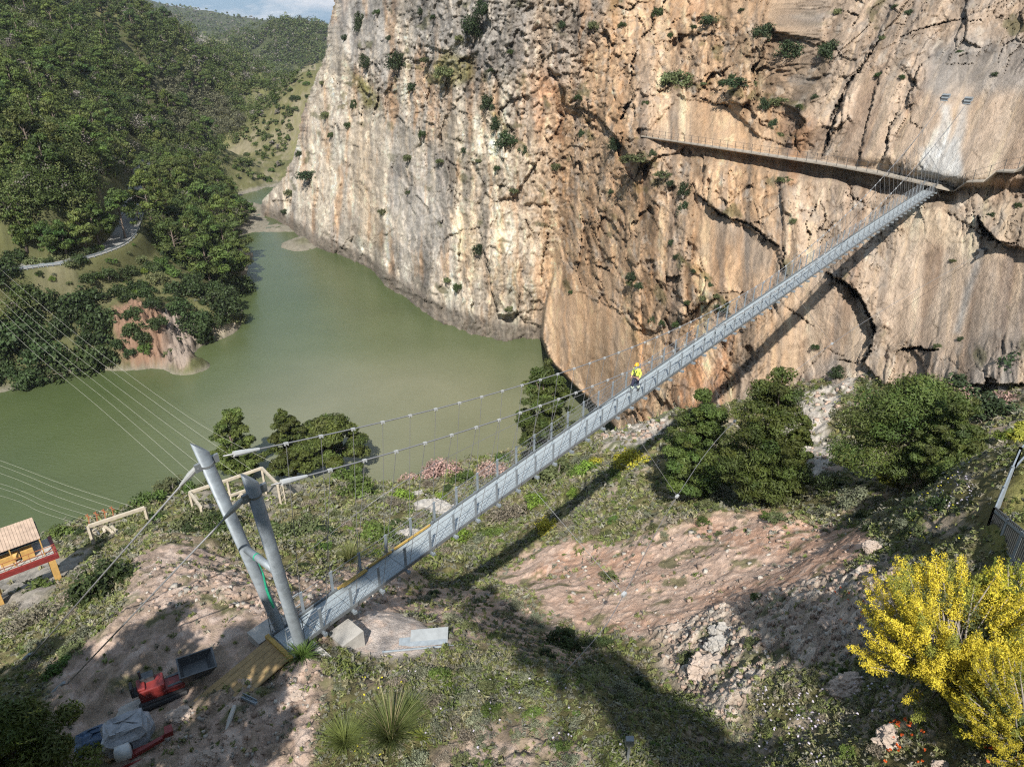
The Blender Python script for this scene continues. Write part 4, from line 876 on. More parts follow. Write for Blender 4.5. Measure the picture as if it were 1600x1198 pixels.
# power lines
UPL = [((303,768),(159,640),(-110,385)),((322,760),(184,640),(-110,372)),((345,752),(205,640),(-110,360)),((372,742),(231,640),(-110,350)),((395,735),(258,640),(-110,338)),((425,722),(278,640),(-110,322))]
wd = ('lowest', 'second from below', 'third from below', 'third from above', 'second from above', 'highest')
M_wire = simple('bright_wire', (.55,.53,.45), .5, .2, .1, 9.)
for k, (a, m_, c_) in enumerate(UPL):
    pts = smooth_line([ray(*a)*82, ray(*m_)*104, ray((m_[0]+c_[0])/2, (m_[1]+c_[1])/2+12)*135, ray(*c_)*175], 10); m = MB(); m.tube(pts-pts[0], .013, 4); o = m.build('power_line', M_wire); o.location = pts[0]
    tag(o, f'wire over the lake behind the masts, {wd[k]} of six', 'power line', 'power lines over the lake')
LPL = [((207,791),719),((190,797),727),((170,803),739),((152,809),755),((140,815),762),((130,820),774)]
for k, (a, y0) in enumerate(LPL):
    pts = smooth_line([ray(*a)*80, ray(a[0]*.5, (a[1]+y0)/2+3)*93, ray(0, y0)*108, ray(-160, y0-(a[1]-y0)*.8)*135], 10); m = MB(); m.tube(pts-pts[0], .012, 4); o = m.build('power_line', M_wire); o.location = pts[0]
    tag(o, f'wire to the gantry with orange insulators, {wd[5-k]} of six', 'power line', 'power lines to the low gantry')

# guard rail of the far road
def guard():
    t = np.gradient(ROADL, axis=0); t /= np.linalg.norm(t, axis=1)[:, None]; nn = np.stack([t[:, 1], -t[:, 0]], 1); E_ = np.concatenate([ROADL+nn*3.1, (ROADZ+.62)[:, None]], 1)[6:90]; root = empty('guard_rail', E_[0], 0, 'pale metal guard rail along the lake side of the road across the water', 'guard rail')
    lpart(root, 'beam', M_galv, lambda m: [m.bar(E_[i], E_[i+1], .06, .32) for i in range(len(E_)-1)])
    for q in E_[::2]: lpart(root, 'post', M_galv, lambda m: m.bar(q-UP*.8, q+UP*.1, .12, .12, (1, 0, 0)))
guard()
# ------------------------------------------------------------------ worker on the bridge
M_skin = simple('skin', (.38,.24,.17), .6, 0, .1, 20.); M_hivis = simple('hi_vis_cloth', (.62,.72,.10), .8, 0, .1, 15.); M_navy = simple('navy_cloth', (.018,.02,.045), .85, 0, .25, 15.)
M_helmet = simple('orange_helmet', (.72,.33,.02), .35, 0, .08, 9.); M_hair = simple('dark_hair', (.02,.016,.014), .8, 0, .2, 30.); M_black = simple('black_webbing', (.015,.015,.017), .8, 0, .2, 20.); M_pale = simple('pale_reflective', (.6,.68,.5), .5, 0, .1, 20.); M_lens = simple('clear_visor', (.7,.72,.72), .2, 0, .1, 20.)
def skin_obj(name, vs, es, rs, mat, parent, root=0, sub=2):
    me = bpy.data.meshes.new(name); me.from_pydata([tuple(v) for v in vs], es, []); me.materials.append(mat)
    o = bpy.data.objects.new(name, me); C.objects.link(o); o.parent = parent
    sk_ = o.modifiers.new('skin', 'SKIN'); sk_.use_smooth_shade = True
    for i, d in enumerate(me.skin_vertices[0].data):
        d.radius = (rs[i], rs[i]) if not isinstance(rs[i], tuple) else rs[i]; d.use_root = i == root
    ss = o.modifiers.new('sub', 'SUBSURF'); ss.levels = sub; ss.render_levels = sub
    return o
sP = float(min(np.linspace(0, BL, 900), key=lambda s: abs(proj(BP(s, -.05, .03))[0]-992)))
pp = BP(sP, -.05, .035)
person = empty('person', pp, math.atan2(-bd[1], -bd[0])-math.pi/2, 'person in orange helmet, hi-vis yellow jacket and navy trousers walking on the bridge deck', 'person')
# local: y forward, x right
V = [(0,0,.93),(0,.0,1.12),(0,.01,1.32),(0,.02,1.45),(0,.03,1.53),(0,.05,1.62),(0,.055,1.70)]; Ee = [(0,1),(1,2),(2,3),(3,4),(4,5),(5,6)]; Rr_ = [(.15,.11),(.135,.10),(.16,.11),(.09,.07),(.055,.055),(.082,.098),(.075,.085)]
def chain(start, pts, rad):
    p = start
    for q, r in zip(pts, rad): V.append(q); Rr_.append(r); Ee.append((p, len(V)-1)); p = len(V)-1
    return p
ARM = {}
for sx_, pts in ((-1, [(-.19,.0,1.42),(-.26,-.03,1.16),(-.25,.10,.95)]), (1, [(.19,.0,1.42),(.27,-.02,1.17),(.22,.16,1.0)])):
    w = chain(2, pts, [.062,.05,.033]); ARM[sx_] = [(sx_*.03,.0,1.40)]+pts
    a = np.array(pts[-1]); d = (a-np.array(pts[-2])); d /= np.linalg.norm(d); pal = a+d*.07; pi_ = chain(w, [tuple(pal)], [(.034,.018)])
    for k in range(4):
        o_ = np.array([(k-1.5)*.018, 0, 0]); ln = (.075,.085,.08,.06)[k]; m1 = pal+o_+d*(ln*.5)+np.array([0,.004,0]); m2 = m1+d*(ln*.45)+np.array([0,.018,-.004]); chain(pi_, [tuple(m1), tuple(m2)], [.0095,.008])
    chain(w, [tuple(a+d*.035+np.array([-sx_*.035,.012,0])), tuple(a+d*.075+np.array([-sx_*.045,.022,0]))], [.011,.009])
LEG = {}
for sx_, pts in ((-1, [(-.10,.02,.88),(-.11,-.02,.50),(-.11,-.20,.10),(-.11,-.08,.05)]), (1, [(.10,.02,.88),(.10,.22,.50),(.10,.22,.09),(.10,.36,.04)])):
    chain(0, pts, [.095,.065,.045,.04]); LEG[sx_] = pts
skin_obj('body', V, Ee, Rr_, M_skin, person)
jv = [(0,0,.90),(0,0,1.12),(0,.01,1.32),(0,.02,1.46)]; je = [(0,1),(1,2),(2,3)]; jr = [(.175,.135),(.165,.13),(.19,.14),(.095,.085)]
for sx_ in (-1, 1):
    p = 2
    for q, r in zip(ARM[sx_][1:], (.085,.07,.05)): jv.append(q); jr.append(r); je.append((p, len(jv)-1)); p = len(jv)-1
skin_obj('jacket', jv, je, jr, M_hivis, person)
tv = [(0,0,.95),(0,0,.90)]; te = [(0,1)]; tr = [(.165,.125),(.165,.13)]
for sx_ in (-1, 1):
    p = 1
    for q, r in zip(LEG[sx_][:2], (.115,.085)): tv.append(q); tr.append(r); te.append((p, len(tv)-1)); p = len(tv)-1
    k_, a_ = np.array(LEG[sx_][1]), np.array(LEG[sx_][2]); q = k_+(a_-k_)*.85; tv.append(tuple(q)); tr.append(.068); te.append((p, len(tv)-1))
skin_obj('trousers', tv, te, tr, M_navy, person)
for sx_ in (-1, 1):
    k_, a_ = np.array(LEG[sx_][1]), np.array(LEG[sx_][2])
    part('reflective_band', M_pale, person, lambda m: m.tube([k_+(a_-k_)*.32, k_+(a_-k_)*.55, k_+(a_-k_)*.82], [.088,.086,.08], 12), smooth=True)
    f = np.array(LEG[sx_][3]); part('boot', M_black, person, lambda m: m.tube([a_+np.array([0,-.05,-.01]), a_+np.array([0,.0,.0]), f, f+np.array([0,.07,-.005])], [.045,.062,.05,.028], 10), smooth=True)
def f_hel(m):
    k = 16; v = []; f = []
    for i, (r, h) in enumerate(((.155,1.70),(.135,1.705),(.128,1.755),(.105,1.81),(.06,1.842),(.005,1.85))):
        for j in range(k):
            a = 2*math.pi*j/k; v.append((r*.9*math.cos(a), .055+r*1.12*math.sin(a)*(1.08 if i == 0 and math.sin(a) > 0 else 1), h))
    for i in range(5):
        for j in range(k): f.append((i*k+j, i*k+(j+1) % k, (i+1)*k+(j+1) % k, (i+1)*k+j))
    m.add(v, f)
part('helmet', M_helmet, person, f_hel, smooth=True)
part('beard', M_hair, person, lambda m: m.tube([(0,.10,1.535),(0,.125,1.57),(0,.135,1.61)], [.04,.066,.06], 10), smooth=True)
part('sunglasses', M_black, person, lambda m: m.box((0,.148,1.665), (.068,0,0), (0,.012,0), (0,0,.018)))
part('nose', M_skin, person, lambda m: m.tube([(0,.145,1.665),(0,.172,1.632),(0,.15,1.622)], [.008,.015,.008], 6))
for sx_ in (-1, 1): part('ear', M_skin, person, lambda m: m.box((sx_*.088,.05,1.65), (.008,0,0), (0,.018,0), (0,0,.03)))
part('harness', M_black, person, lambda m: (m.tube([(-.10,.155,1.40),(-.05,.165,1.25),(.03,.16,1.1)], .024, 6), m.tube([(.10,.155,1.40),(.05,.165,1.25),(-.03,.16,1.1)], .024, 6), m.tube([(.175*math.cos(a), .135*math.sin(a), 1.02) for a in np.linspace(0, 2*math.pi, 20)], .026, 6), m.tube([(-.10,-.13,1.42),(.04,-.15,1.1)], .024, 6), m.tube([(.10,-.13,1.42),(-.04,-.15,1.1)], .024, 6)))
part('radio_pouch', M_black, person, lambda m: (m.box((-.22,-.02,1.30), (.04,0,0), (0,.05,0), (0,0,.12)), m.box((.21,.0,.98), (.04,0,0), (0,.06,0), (0,0,.08))))
# ------------------------------------------------------------------ machines and materials on the shaded bench
g = ground_hit(256, 1088); g[2] = gz(g[0], g[1])[0]; dmp = empty('tracked_dumper', g, 0, 'small red tracked dumper with open dark skip parked on the shaded bench', 'dumper')
dr = np.array([.86, .50, 0]); dl = np.array([-.50, .86, 0])
def DQ(a, b, c_): return g+(dr*a+dl*b+UP*c_)*.78
for sgn in (-1, 1):
    lpart(dmp, 'track', M_dark, lambda m: (m.tube([DQ(-1.0, sgn*.48, .24), DQ(1.0, sgn*.48, .24)], .17, 12), m.box(DQ(0, sgn*.48, .24), dr*.74, dl*.1, UP*.18)))
lpart(dmp, 'body', M_red, lambda m: (m.box(DQ(-.35, 0, .75), dr*.43, dl*.33, UP*.27), m.box(DQ(.5, -.1, .62), dr*.39, dl*.28, UP*.11), m.box(DQ(-.75, .0, 1.0), dr*.14, dl*.28, UP*.17)), bevel=.04)
lpart(dmp, 'engine_cover', M_dsteel, lambda m: (m.box(DQ(-.45, .30, 1.2), dr*.23, dl*.17, UP*.12), m.tube([DQ(-.7, .25, 1.2), DQ(-.7, .25, 1.75)], .05, 8)), bevel=.03)
lpart(dmp, 'seat', M_dark, lambda m: (m.box(DQ(-.95, -.15, 1.0), dr*.18, dl*.2, UP*.06), m.box(DQ(-1.12, -.15, 1.22), dr*.05, dl*.2, UP*.2)), bevel=.02)
def f_skip(m):
    a = [DQ(1.05, -.55, .75), DQ(1.05, .55, .75), DQ(2.1, .55, .75), DQ(2.1, -.55, .75)]; b_ = [DQ(.85, -.7, 1.3), DQ(.85, .7, 1.3), DQ(2.5, .7, 1.22), DQ(2.5, -.7, 1.22)]
    ia = [p+UP*.06 for p in a]; ib = [DQ(.92, -.63, 1.3), DQ(.92, .63, 1.3), DQ(2.42, .63, 1.22), DQ(2.42, -.63, 1.22)]
    m.add(a+b_+ia+ib, [(3,2,1,0),(0,1,5,4),(1,2,6,5),(2,3,7,6),(3,0,4,7),(8,9,10,11),(8,12,13,9),(9,13,14,10),(10,14,15,11),(11,15,12,8),(4,5,13,12),(5,6,14,13),(6,7,15,14),(7,4,12,15)])
    for w in (-.3, .3): m.bar(DQ(.3, w, .7), DQ(1.3, w, .72), .1, .12)
lpart(dmp, 'skip', M_dsteel, f_skip)
def on_ground(px, py):
    q = ground_hit(px, py); q[2] = gz(q[0], q[1])[0]; return q
def lump(root, name, mat, c_, sx_, sy_, sz_, seed, n=14, jit=.18, parent=None):
    r_ = np.random.default_rng(seed)
    def f(m):
        v = []; f_ = []
        for i in range(n//2+1):
            th = math.pi*.5*i/(n//2)
            for j in range(n):
                ph = 2*math.pi*j/n; cx = np.sign(math.cos(ph))*abs(math.cos(ph))**.5; cy = np.sign(math.sin(ph))*abs(math.sin(ph))**.5
                k = 1+r_.uniform(-jit, jit); ct = math.cos(th)**.35
                v.append(c_+dr*cx*sx_*ct*k+dl*cy*sy_*ct*k+UP*(sz_*math.sin(th)**.7*(1+r_.uniform(-jit, jit)*.6)-.05*(i == 0)))
        for i in range(n//2):
            for j in range(n): f_.append((i*n+j, i*n+(j+1) % n, (i+1)*n+(j+1) % n, (i+1)*n+j))
        m.add(v, f_)
    return lpart(root, name, mat, f)
q = on_ground(203, 1158); o = thing('wrapped_pallet', 'pallet of sacks under clear plastic wrap on the shaded bench', 'pallet', q)
lpart(o, 'pallet', M_wood2, lambda m: [m.bar(q+dr*-.75+dl*b+UP*.14, q+dr*.75+dl*b+UP*.14, .13, .03) for b in np.linspace(-.5, .5, 6)]+[m.bar(q+dr*a-dl*.55+UP*.06, q+dr*a+dl*.55+UP*.06, .1, .11) for a in (-.65, 0, .65)])
lump(o, 'wrapping', M_plastic, q+UP*.17, .75, .55, .8, 5)
q = on_ground(152, 1162); o = thing('tarpaulin_bundle', 'dark blue tarpaulin bundle on the bench left of the wrapped pallet', 'tarpaulin', q); lump(o, 'cover', M_blue, q, .55, .4, .45, 6, jit=.3)
q = on_ground(213, 1183); o = thing('motor_pump', 'red motor pump with white tank in front of the wrapped pallet', 'pump', q)
lpart(o, 'tank', M_white, lambda m: m.tube([q-dr*.55+UP*.42, q-dr*.5+UP*.42, q-dr*.1+UP*.42, q-dr*.05+UP*.42], [.14,.26,.26,.14], 14), smooth=True)
lpart(o, 'frame', M_red, lambda m: (m.bar(q-dr*.2+UP*.1, q+dr*.9+UP*.35, .14, .14), m.bar(q-dr*.6+dl*.25+UP*.06, q+dr*.3+dl*.25+UP*.06, .06, .06), m.bar(q-dr*.6-dl*.25+UP*.06, q+dr*.3-dl*.25+UP*.06, .06, .06)))
lpart(o, 'handle', M_red, lambda m: (m.tube([q+dr*.85+UP*.33, q+dr*1.1+UP*.55], .06, 8), m.box(q+dr*1.1+UP*.55, dr*.12, dl*.16, UP*.1)))
lpart(o, 'wheel', M_dark, lambda m: m.tube([q-dr*.2+dl*.33+UP*.16, q-dr*.2+dl*.42+UP*.16], .16, 14))
q = on_ground(213, 1108); o = thing('stone_slab', 'flat grey slab lying behind the dumper on the bench', 'slab', q); lump(o, 'slab', M_conc, q, .6, .35, .12, 9)
q = on_ground(390, 1096); c1 = q+UP*.12; o = thing('steel_profile', 'short galvanised channel lying on pink soil beside the timber ramp', 'steel profile', q)
lpart(o, 'web', M_galv, lambda m: m.bar(c1-np.array([.28, -.12, 0]), c1+np.array([.30, -.16, 0]), .16, .02)); lpart(o, 'flange', M_galv, lambda m: (m.bar(c1-np.array([.28, -.20, -.05]), c1+np.array([.30, -.08, .05]), .02, .12), m.bar(c1-np.array([.28, -.04, -.05]), c1+np.array([.30, -.24, .05]), .02, .12)))
q = on_ground(361, 1128); o = thing('timber_stake', 'weathered grey stake lying on pink soil below the timber ramp', 'stake', q); lpart(o, 'shaft', M_conc, lambda m: (m.tube([q+np.array([.02, -.45, .10]), q+np.array([0, 0, .16]), q+np.array([-.03, .50, .15])], [.05,.08,.07], 7)))
q = on_ground(670, 1004); o = thing('steel_panel_stack', 'two pale steel panels lying on white rock right of the masts', 'steel panels', q)
ta = on_ground(628, 1003); tb = on_ground(706, 1000); lpart(o, 'panel', M_steel, lambda m: m.box((ta+tb)/2+np.array([.1, .05, .22]), (tb-ta)/2*.75, np.array([0, .26, .16]), np.array([0, -.01, .015]))); lpart(o, 'panel', M_galv, lambda m: m.box((ta+tb)/2+np.array([-.15, -.1, .12]), (tb-ta)/2*.95, np.array([0, .2, .06]), np.array([0, -.01, .015])))
ta = on_ground(598, 1019); tb = on_ground(722, 1007); o = thing('steel_tube', 'long thin steel tube lying in front of the pale steel panels', 'steel tube', (ta+tb)/2); lpart(o, 'shaft', M_galv, lambda m: m.tube([ta+UP*.12, tb+UP*.12], .04, 8)); lpart(o, 'end_cap', M_galv, lambda m: m.tube([ta+UP*.12-(tb-ta)*.004, ta+UP*.12+(tb-ta)*.012], .06, 8))
q = on_ground(980, 1192); hP = q+UP*.75; o = thing('sensor_post', 'small grey box on a short post in the foreground scrub', 'post', q)
lpart(o, 'post', M_steel, lambda m: m.bar(q-UP*.2, hP, .06, .06, (1, 0, 0))); lpart(o, 'box', M_steel, lambda m: m.box(hP+UP*.08, (.11, 0, 0), (0, .07, .02), (0, -.02, .13)), bevel=.01)
# ------------------------------------------------------------------ fence on the right
fe = thing('metal_fence', 'grey metal fence with slats turning a corner at the right edge above the yellow broom', 'fence', on_ground(1528, 872))
M_brown = simple('brown_slat', (.16,.10,.075), .8, 0, .2, 5.)
c0 = ray(1526, 874)*24.4; c1 = ray(1568, 774)*27.3; c2 = ray(1640, 690)*31.; c3 = ray(1588, 945)*20.6; c4 = ray(1650, 1075)*17.2
FH = 2.1
def wing(a, b, n, slat):
    for k in range(n+1):
        p = a+(b-a)*k/n; lpart(fe, 'post', M_galv, lambda m: m.bar(p-UP*.6, p+UP*(FH+.05), .09, .09, (1, 0, 0)))
    for h in (.12, FH*.55, FH-.05): lpart(fe, 'rail', M_galv, lambda m: m.bar(a+UP*h, b+UP*h, .05, .08))
    L = np.linalg.norm(b-a)
    if slat == 'bars': lpart(fe, 'bar_panel', M_dsteel, lambda m: [m.bar(a+(b-a)*q+UP*.05, a+(b-a)*q+UP*(FH+.1), .05, .035, (1, 0, 0)) for q in np.arange(.01, 1, .14/L)])
    else: lpart(fe, 'board_panel', M_brown, lambda m: [m.bar(a+UP*h, b+UP*h, .02, .16) for h in (.3, .5)])
wing(c0, c1, 3, 'boards'); wing(c1, c2, 2, 'boards'); wing(c0, c3, 3, 'bars'); wing(c3, c4, 2, 'bars')
# ------------------------------------------------------------------ rocks
M_rockg = simple('grey_limestone', (.31,.29,.265), .9, 0, .25, 2.5, .05)
M_rockp = simple('pinkish_rock', (.36,.29,.24), .9, 0, .25, 2.5, .05)
def boulder(label, px, py, rx, ry, rz, seed, mat, group=None):
    g = on_ground(px, py); bm = bmesh.new(); bmesh.ops.create_icosphere(bm, subdivisions=5, radius=1); v = np.array([q.co for q in bm.verts]); f = [[q.index for q in p.verts] for p in bm.faces]; bm.free()
    n = fbm(v[:, 0]*1.3+seed, v[:, 1]*1.3, v[:, 2]*1.3, 4); w1, w2, ca_, _ = worley(v[:, 0]*1.6+seed, v[:, 1]*1.6, v[:, 2]*1.6)
    w3, w4, cb_, _ = worley(v[:, 0]*3.5+seed, v[:, 1]*3.5, v[:, 2]*3.5); v = v*(1+.20*n+.40*(ca_-.5)+.14*(cb_-.5)+.06*fbm(v[:, 0]*5+seed, v[:, 1]*5, v[:, 2]*5, 3))[:, None]*np.array([rx, ry, rz]); o = mesh_obj('boulder', v, f, mat); o.location = g-UP*rz*.15; tag(o, label, 'boulder', group); return o
boulder('grey limestone outcrop on the slope left of the bridge deck', 676, 792, 2.4, 1.6, 1.6, 1, M_rockg); boulder('smaller grey boulder just below the limestone outcrop beside the deck', 640, 835, 1.2, .9, .8, 2, M_rockg); boulder('pale boulder beside the limestone outcrop, nearer the lake', 655, 770, 1.0, .8, .7, 8, M_rockg)
for k, (px, py, r, l) in enumerate(((1128,988,.5,'rounded grey stone at the upper edge of the rubble slope'),(1105,1048,.75,'large brown-grey boulder sunk in the rubble slope'),(1122,1012,.5,'flat grey boulder between two others on the rubble slope'),(1368,850,.45,'pale boulder on grass above the tree shadow on the right'),(1395,1150,.42,'round pale boulder among poppies below the yellow broom'),(1300,975,.4,'pale rock in the shadow left of the yellow broom'),(1330,1068,.6,'mounded pinkish rock left of the yellow broom foot'),(1055,985,.4,'small pink rock at the foot of the red slope'),(465,1085,.28,'squat pink rock on the soil below the masts'),(320,1185,.3,'pink rock at the bottom edge on bare soil'),(1475,1190,.2,'small white stone beside red poppies at the bottom'),(1412,552,.9,'white boulder at the foot of the cliff slab'),(1395,568,.8,'white block beside the boulder at the cliff foot'),(280,1120,.45,'upright pale rock left of the grey stake'))):
    boulder(l, px, py, r, r*.8, r*.7, 10+k, M_rockp if k not in (0, 2, 11, 12) else M_rockg)
def scatter_stones(n, polys, smin, smax, name, mat):
    r_ = np.random.default_rng(77); P = []
    for poly, wgt in polys:
        a = np.array(poly); k = int(n*wgt); x = r_.uniform(a[:, 0].min(), a[:, 0].max(), k*3); y = r_.uniform(a[:, 1].min(), a[:, 1].max(), k*3); ok = inpoly(x, y, poly)
        P += list(zip(x[ok][:k], y[ok][:k]))
    cube = np.array([[i, j, k] for i in (-1, 1) for j in (-1, 1) for k in (-1, 1)], float); fc = np.array([(0,1,3,2),(4,6,7,5),(0,4,5,1),(2,3,7,6),(0,2,6,4),(1,5,7,3)])
    D_ = ray(np.array([p[0] for p in P]), np.array([p[1] for p in P])); tt = np.exp(np.linspace(math.log(14), math.log(100), 260)); best = np.full(len(P), 30.)
    for i, d in enumerate(D_):
        q = d[None]*tt[:, None]; h = q[:, 2]-gz(q[:, 0], q[:, 1]); k = np.where(h < 0)[0]; best[i] = tt[k[0]] if len(k) else 0
    pos = D_*best[:, None]; pos = pos[best > 0]; tsz = best[best > 0]
    n_ = len(pos); s = r_.uniform(0, 1, n_)**2.5*(smax-smin)+smin; s = s*tsz/30
    v = cube[None]*(1+r_.uniform(-.35, .35, (n_, 8, 3)))*(s[:, None, None]*r_.uniform(.5, 1.1, (n_, 1, 3)))
    a = r_.uniform(0, 6.28, n_); ca_, sa_ = np.cos(a)[:, None], np.sin(a)[:, None]; v = np.stack([v[..., 0]*ca_-v[..., 1]*sa_, v[..., 0]*sa_+v[..., 1]*ca_, v[..., 2]], -1)
    z = gz(pos[:, 0], pos[:, 1]); v = v+np.stack([pos[:, 0], pos[:, 1], z], -1)[:, None]
    f = (fc[None]+8*np.arange(n_)[:, None, None]).reshape(-1, 4); b = r_.uniform(.6, 1.25, (n_, 1, 1)); base = np.where(r_.uniform(0, 1, (n_, 1, 1)) < .3, np.array([.48,.44,.39]), np.array([.44,.33,.265]))
    o = mesh_obj(name, v.reshape(-1, 3), f, mat, col=np.broadcast_to(base*b, (n_, 8, 3)).reshape(-1, 3)); return tag(o, kind='stuff')
scatter_stones(4200, [([(1010,985),(1120,950),(1260,905),(1400,870),(1430,960),(1320,1030),(1210,1050),(1140,1130),(1060,1075)], .34), ([(860,870),(1000,852),(1150,810),(1340,808),(1370,850),(1250,925),(1010,1000),(900,960)], .12), ([(210,1195),(330,1090),(470,1035),(520,1060),(490,1195)], .1), ([(210,960),(240,870),(420,890),(640,905),(600,950),(460,990),(330,940)], .16), ([(930,685),(960,666),(1040,655),(1040,690)], .03), ([(1205,645),(1340,585),(1440,560),(1340,605),(1295,650),(1300,740),(1250,750)], .08), ([(640,905),(800,940),(950,1005),(1060,1075),(1000,1080),(850,1020),(700,985)], .05)], .015, .11, 'loose_stones', m_ground)
# ------------------------------------------------------------------ foliage
def leaf_mat(name, trans=.25, rnd=.25):
    m = bpy.data.materials.new(name); m.use_nodes = True; nt = m.node_tree; nt.nodes.clear()
    out = nt.nodes.new('ShaderNodeOutputMaterial'); at = nt.nodes.new('ShaderNodeVertexColor'); at.layer_name = 'col'
    oi = nt.nodes.new('ShaderNodeObjectInfo'); mr = nt.nodes.new('ShaderNodeMapRange'); nt.links.new(oi.outputs['Random'], mr.inputs[0]); mr.inputs[3].default_value = 1-rnd; mr.inputs[4].default_value = 1+rnd
    hs = nt.nodes.new('ShaderNodeHueSaturation'); nt.links.new(at.outputs[0], hs.inputs['Color']); nt.links.new(mr.outputs[0], hs.inputs['Value'])
    r2 = nt.nodes.new('ShaderNodeMath'); r2.operation = 'MULTIPLY'; nt.links.new(oi.outputs['Random'], r2.inputs[0]); r2.inputs[1].default_value = 7.31
    fr = nt.nodes.new('ShaderNodeMath'); fr.operation = 'FRACT'; nt.links.new(r2.outputs[0], fr.inputs[0]); m2 = nt.nodes.new('ShaderNodeMapRange'); nt.links.new(fr.outputs[0], m2.inputs[0]); m2.inputs[3].default_value = .485; m2.inputs[4].default_value = .515; nt.links.new(m2.outputs[0], hs.inputs['Hue'])
    b = nt.nodes.new('ShaderNodeBsdfPrincipled'); nt.links.new(hs.outputs[0], b.inputs['Base Color']); b.inputs['Roughness'].default_value = .6; b.inputs['Specular IOR Level'].default_value = .25
    tr = nt.nodes.new('ShaderNodeBsdfTranslucent'); nt.links.new(hs.outputs[0], tr.inputs[0]); mx_ = nt.nodes.new('ShaderNodeMixShader'); mx_.inputs[0].default_value = trans
    nt.links.new(b.outputs[0], mx_.inputs[1]); nt.links.new(tr.outputs[0], mx_.inputs[2]); nt.links.new(mx_.outputs[0], out.inputs[0])
    return m
M_leaf = leaf_mat('foliage', .22, .26); M_leafs = leaf_mat('ground_foliage', .2, 0.)
M_bark = simple('pine_bark', (.13,.10,.08), .95, 0, .3, 8., .02); M_twig = simple('grey_twig', (.24,.21,.18), .9, 0, .2, 8.)
def leaves(cen, rad, cnt, size, col, seed, aspect=2., flat=1., outw=.7, upw=.3, jit=.22, fill=.45, drop=None):
    """quads round clump centres; col (n,3) per clump"""
    r_ = np.random.default_rng(seed); cen = np.asarray(cen, float); n = len(cen); rad = np.broadcast_to(np.asarray(rad, float), (n,)); cnt = np.broadcast_to(np.asarray(cnt), (n,)).astype(int)
    idx = np.repeat(np.arange(n), cnt); m = len(idx); d = r_.normal(size=(m, 3)); d /= np.linalg.norm(d, axis=1)[:, None]
    u = r_.uniform(0, 1, m)**fill; off = d*(u*rad[idx])[:, None]; off[:, 2] *= flat; p = cen[idx]+off
    nr_ = d*outw+np.array([0, 0, upw])+r_.normal(size=(m, 3))*.45; nr_ /= np.linalg.norm(nr_, axis=1)[:, None]
    a = np.cross(nr_, r_.normal(size=(m, 3))); a /= np.linalg.norm(a, axis=1)[:, None]+1e-9; b = np.cross(nr_, a)
    s = (np.asarray(size)[idx] if np.ndim(size) else size)*r_.uniform(.6, 1.35, m); a = a*(s*.5*aspect**.5)[:, None]; b = b*(s*.5/aspect**.5)[:, None]
    v = np.stack([p-a-b*.6, p+a*.2-b, p+a+b*.5, p-a*.3+b], 1)
    c = np.asarray(col)[idx]*(1+r_.uniform(-jit, jit, (m, 1)))
    return v.reshape(-1, 3), np.repeat(c, 4, 0)
def leaf_obj(name, v, c, mat, parent=None):
    n = len(v)//4; return mesh_obj(name, v, np.arange(n*4).reshape(-1, 4), mat, parent, col=c)
def pine_data(seed, R, H, npuff, nq, size, col=(.062,.088,.022), wide=1., style='dome'):
    r_ = np.random.default_rng(seed); P = []; rad = []
    zc0 = H*(.30 if style == 'dome' else .14)
    if style != 'dome':
        nb_ = 46; br = [(r_.uniform(.0, 1)**1.15, r_.uniform(0, 6.28)) for _ in range(nb_)]
        for z, a in br:
            L = R*wide*min(1, (z+.22)/.42)*(1-.86*z)**.72*r_.uniform(.72, 1.18); m_ = 3+int(4*(1-z))
            for q in range(m_):
                f = (q+.8)/m_; aa = a+r_.normal()*.22; P.append((L*f*math.cos(aa), L*f*math.sin(aa), zc0+(H-zc0)*z*.95+L*.10*f+r_.normal()*.03*H)); rad.append(R*r_.uniform(.12, .22)*(1.1-.3*z))
        npuff = len(P)
    while len(P) < npuff:
        z = r_.uniform(0, 1); prof = (math.sin(math.pi*min(1, z*.80+.20))**.65)*(1-.25*z); a = r_.uniform(0, 6.28); k = r_.uniform(.25, 1)**.5
        lob = 1+.28*math.sin(a*2+seed)+.2*math.sin(a*3+seed*2+z*4)
        P.append((R*wide*prof*k*lob*math.cos(a), R*prof*k*lob*math.sin(a), zc0+(H-zc0)*z*.93)); rad.append(R*r_.uniform(.17, .34))
    P = np.array(P); rad = np.array(rad); npuff = len(P); col = np.array(col)*r_.uniform(.7, 1.35, (npuff, 1))*np.array([1, 1, 1])+r_.uniform(-.006, .010, (npuff, 3))*np.array([1, .6, .3])
    w = rad**2; cnt = np.maximum(4, (nq*w/w.sum())).astype(int)
    v, c = leaves(P, rad, cnt, size, np.clip(col, .012, 1), seed+100, 3.6, .6, .8, .3, .3, .3)
    return P, rad, v, c
def trunk_mb(P, H, R, seed, n=9, base=-.8, r0=None):
    r_ = np.random.default_rng(seed); m = MB(); r0 = r0 or max(.12, H*.022); lx, ly = r_.uniform(-.06, .06, 2)*H
    tp = [(0, 0, base), (lx*.1, ly*.1, H*.15), (lx*.5, ly*.6, H*.45), (lx*.8, ly, H*.85)]; m.tube(tp, [r0*1.25, r0, r0*.7, r0*.25], 8)
    for k in r_.permutation(len(P))[:n]:
        z = min(P[k][2]*.75, H*.7); f = z/H; s = np.array([lx*min(1, f*1.2), ly*min(1, f*1.3), z]); m.tube([s, s*.45+P[k]*.55+np.array([0, 0, -.12*R*.3]), P[k]], [r0*.4, r0*.25, r0*.1], 5)
    return m
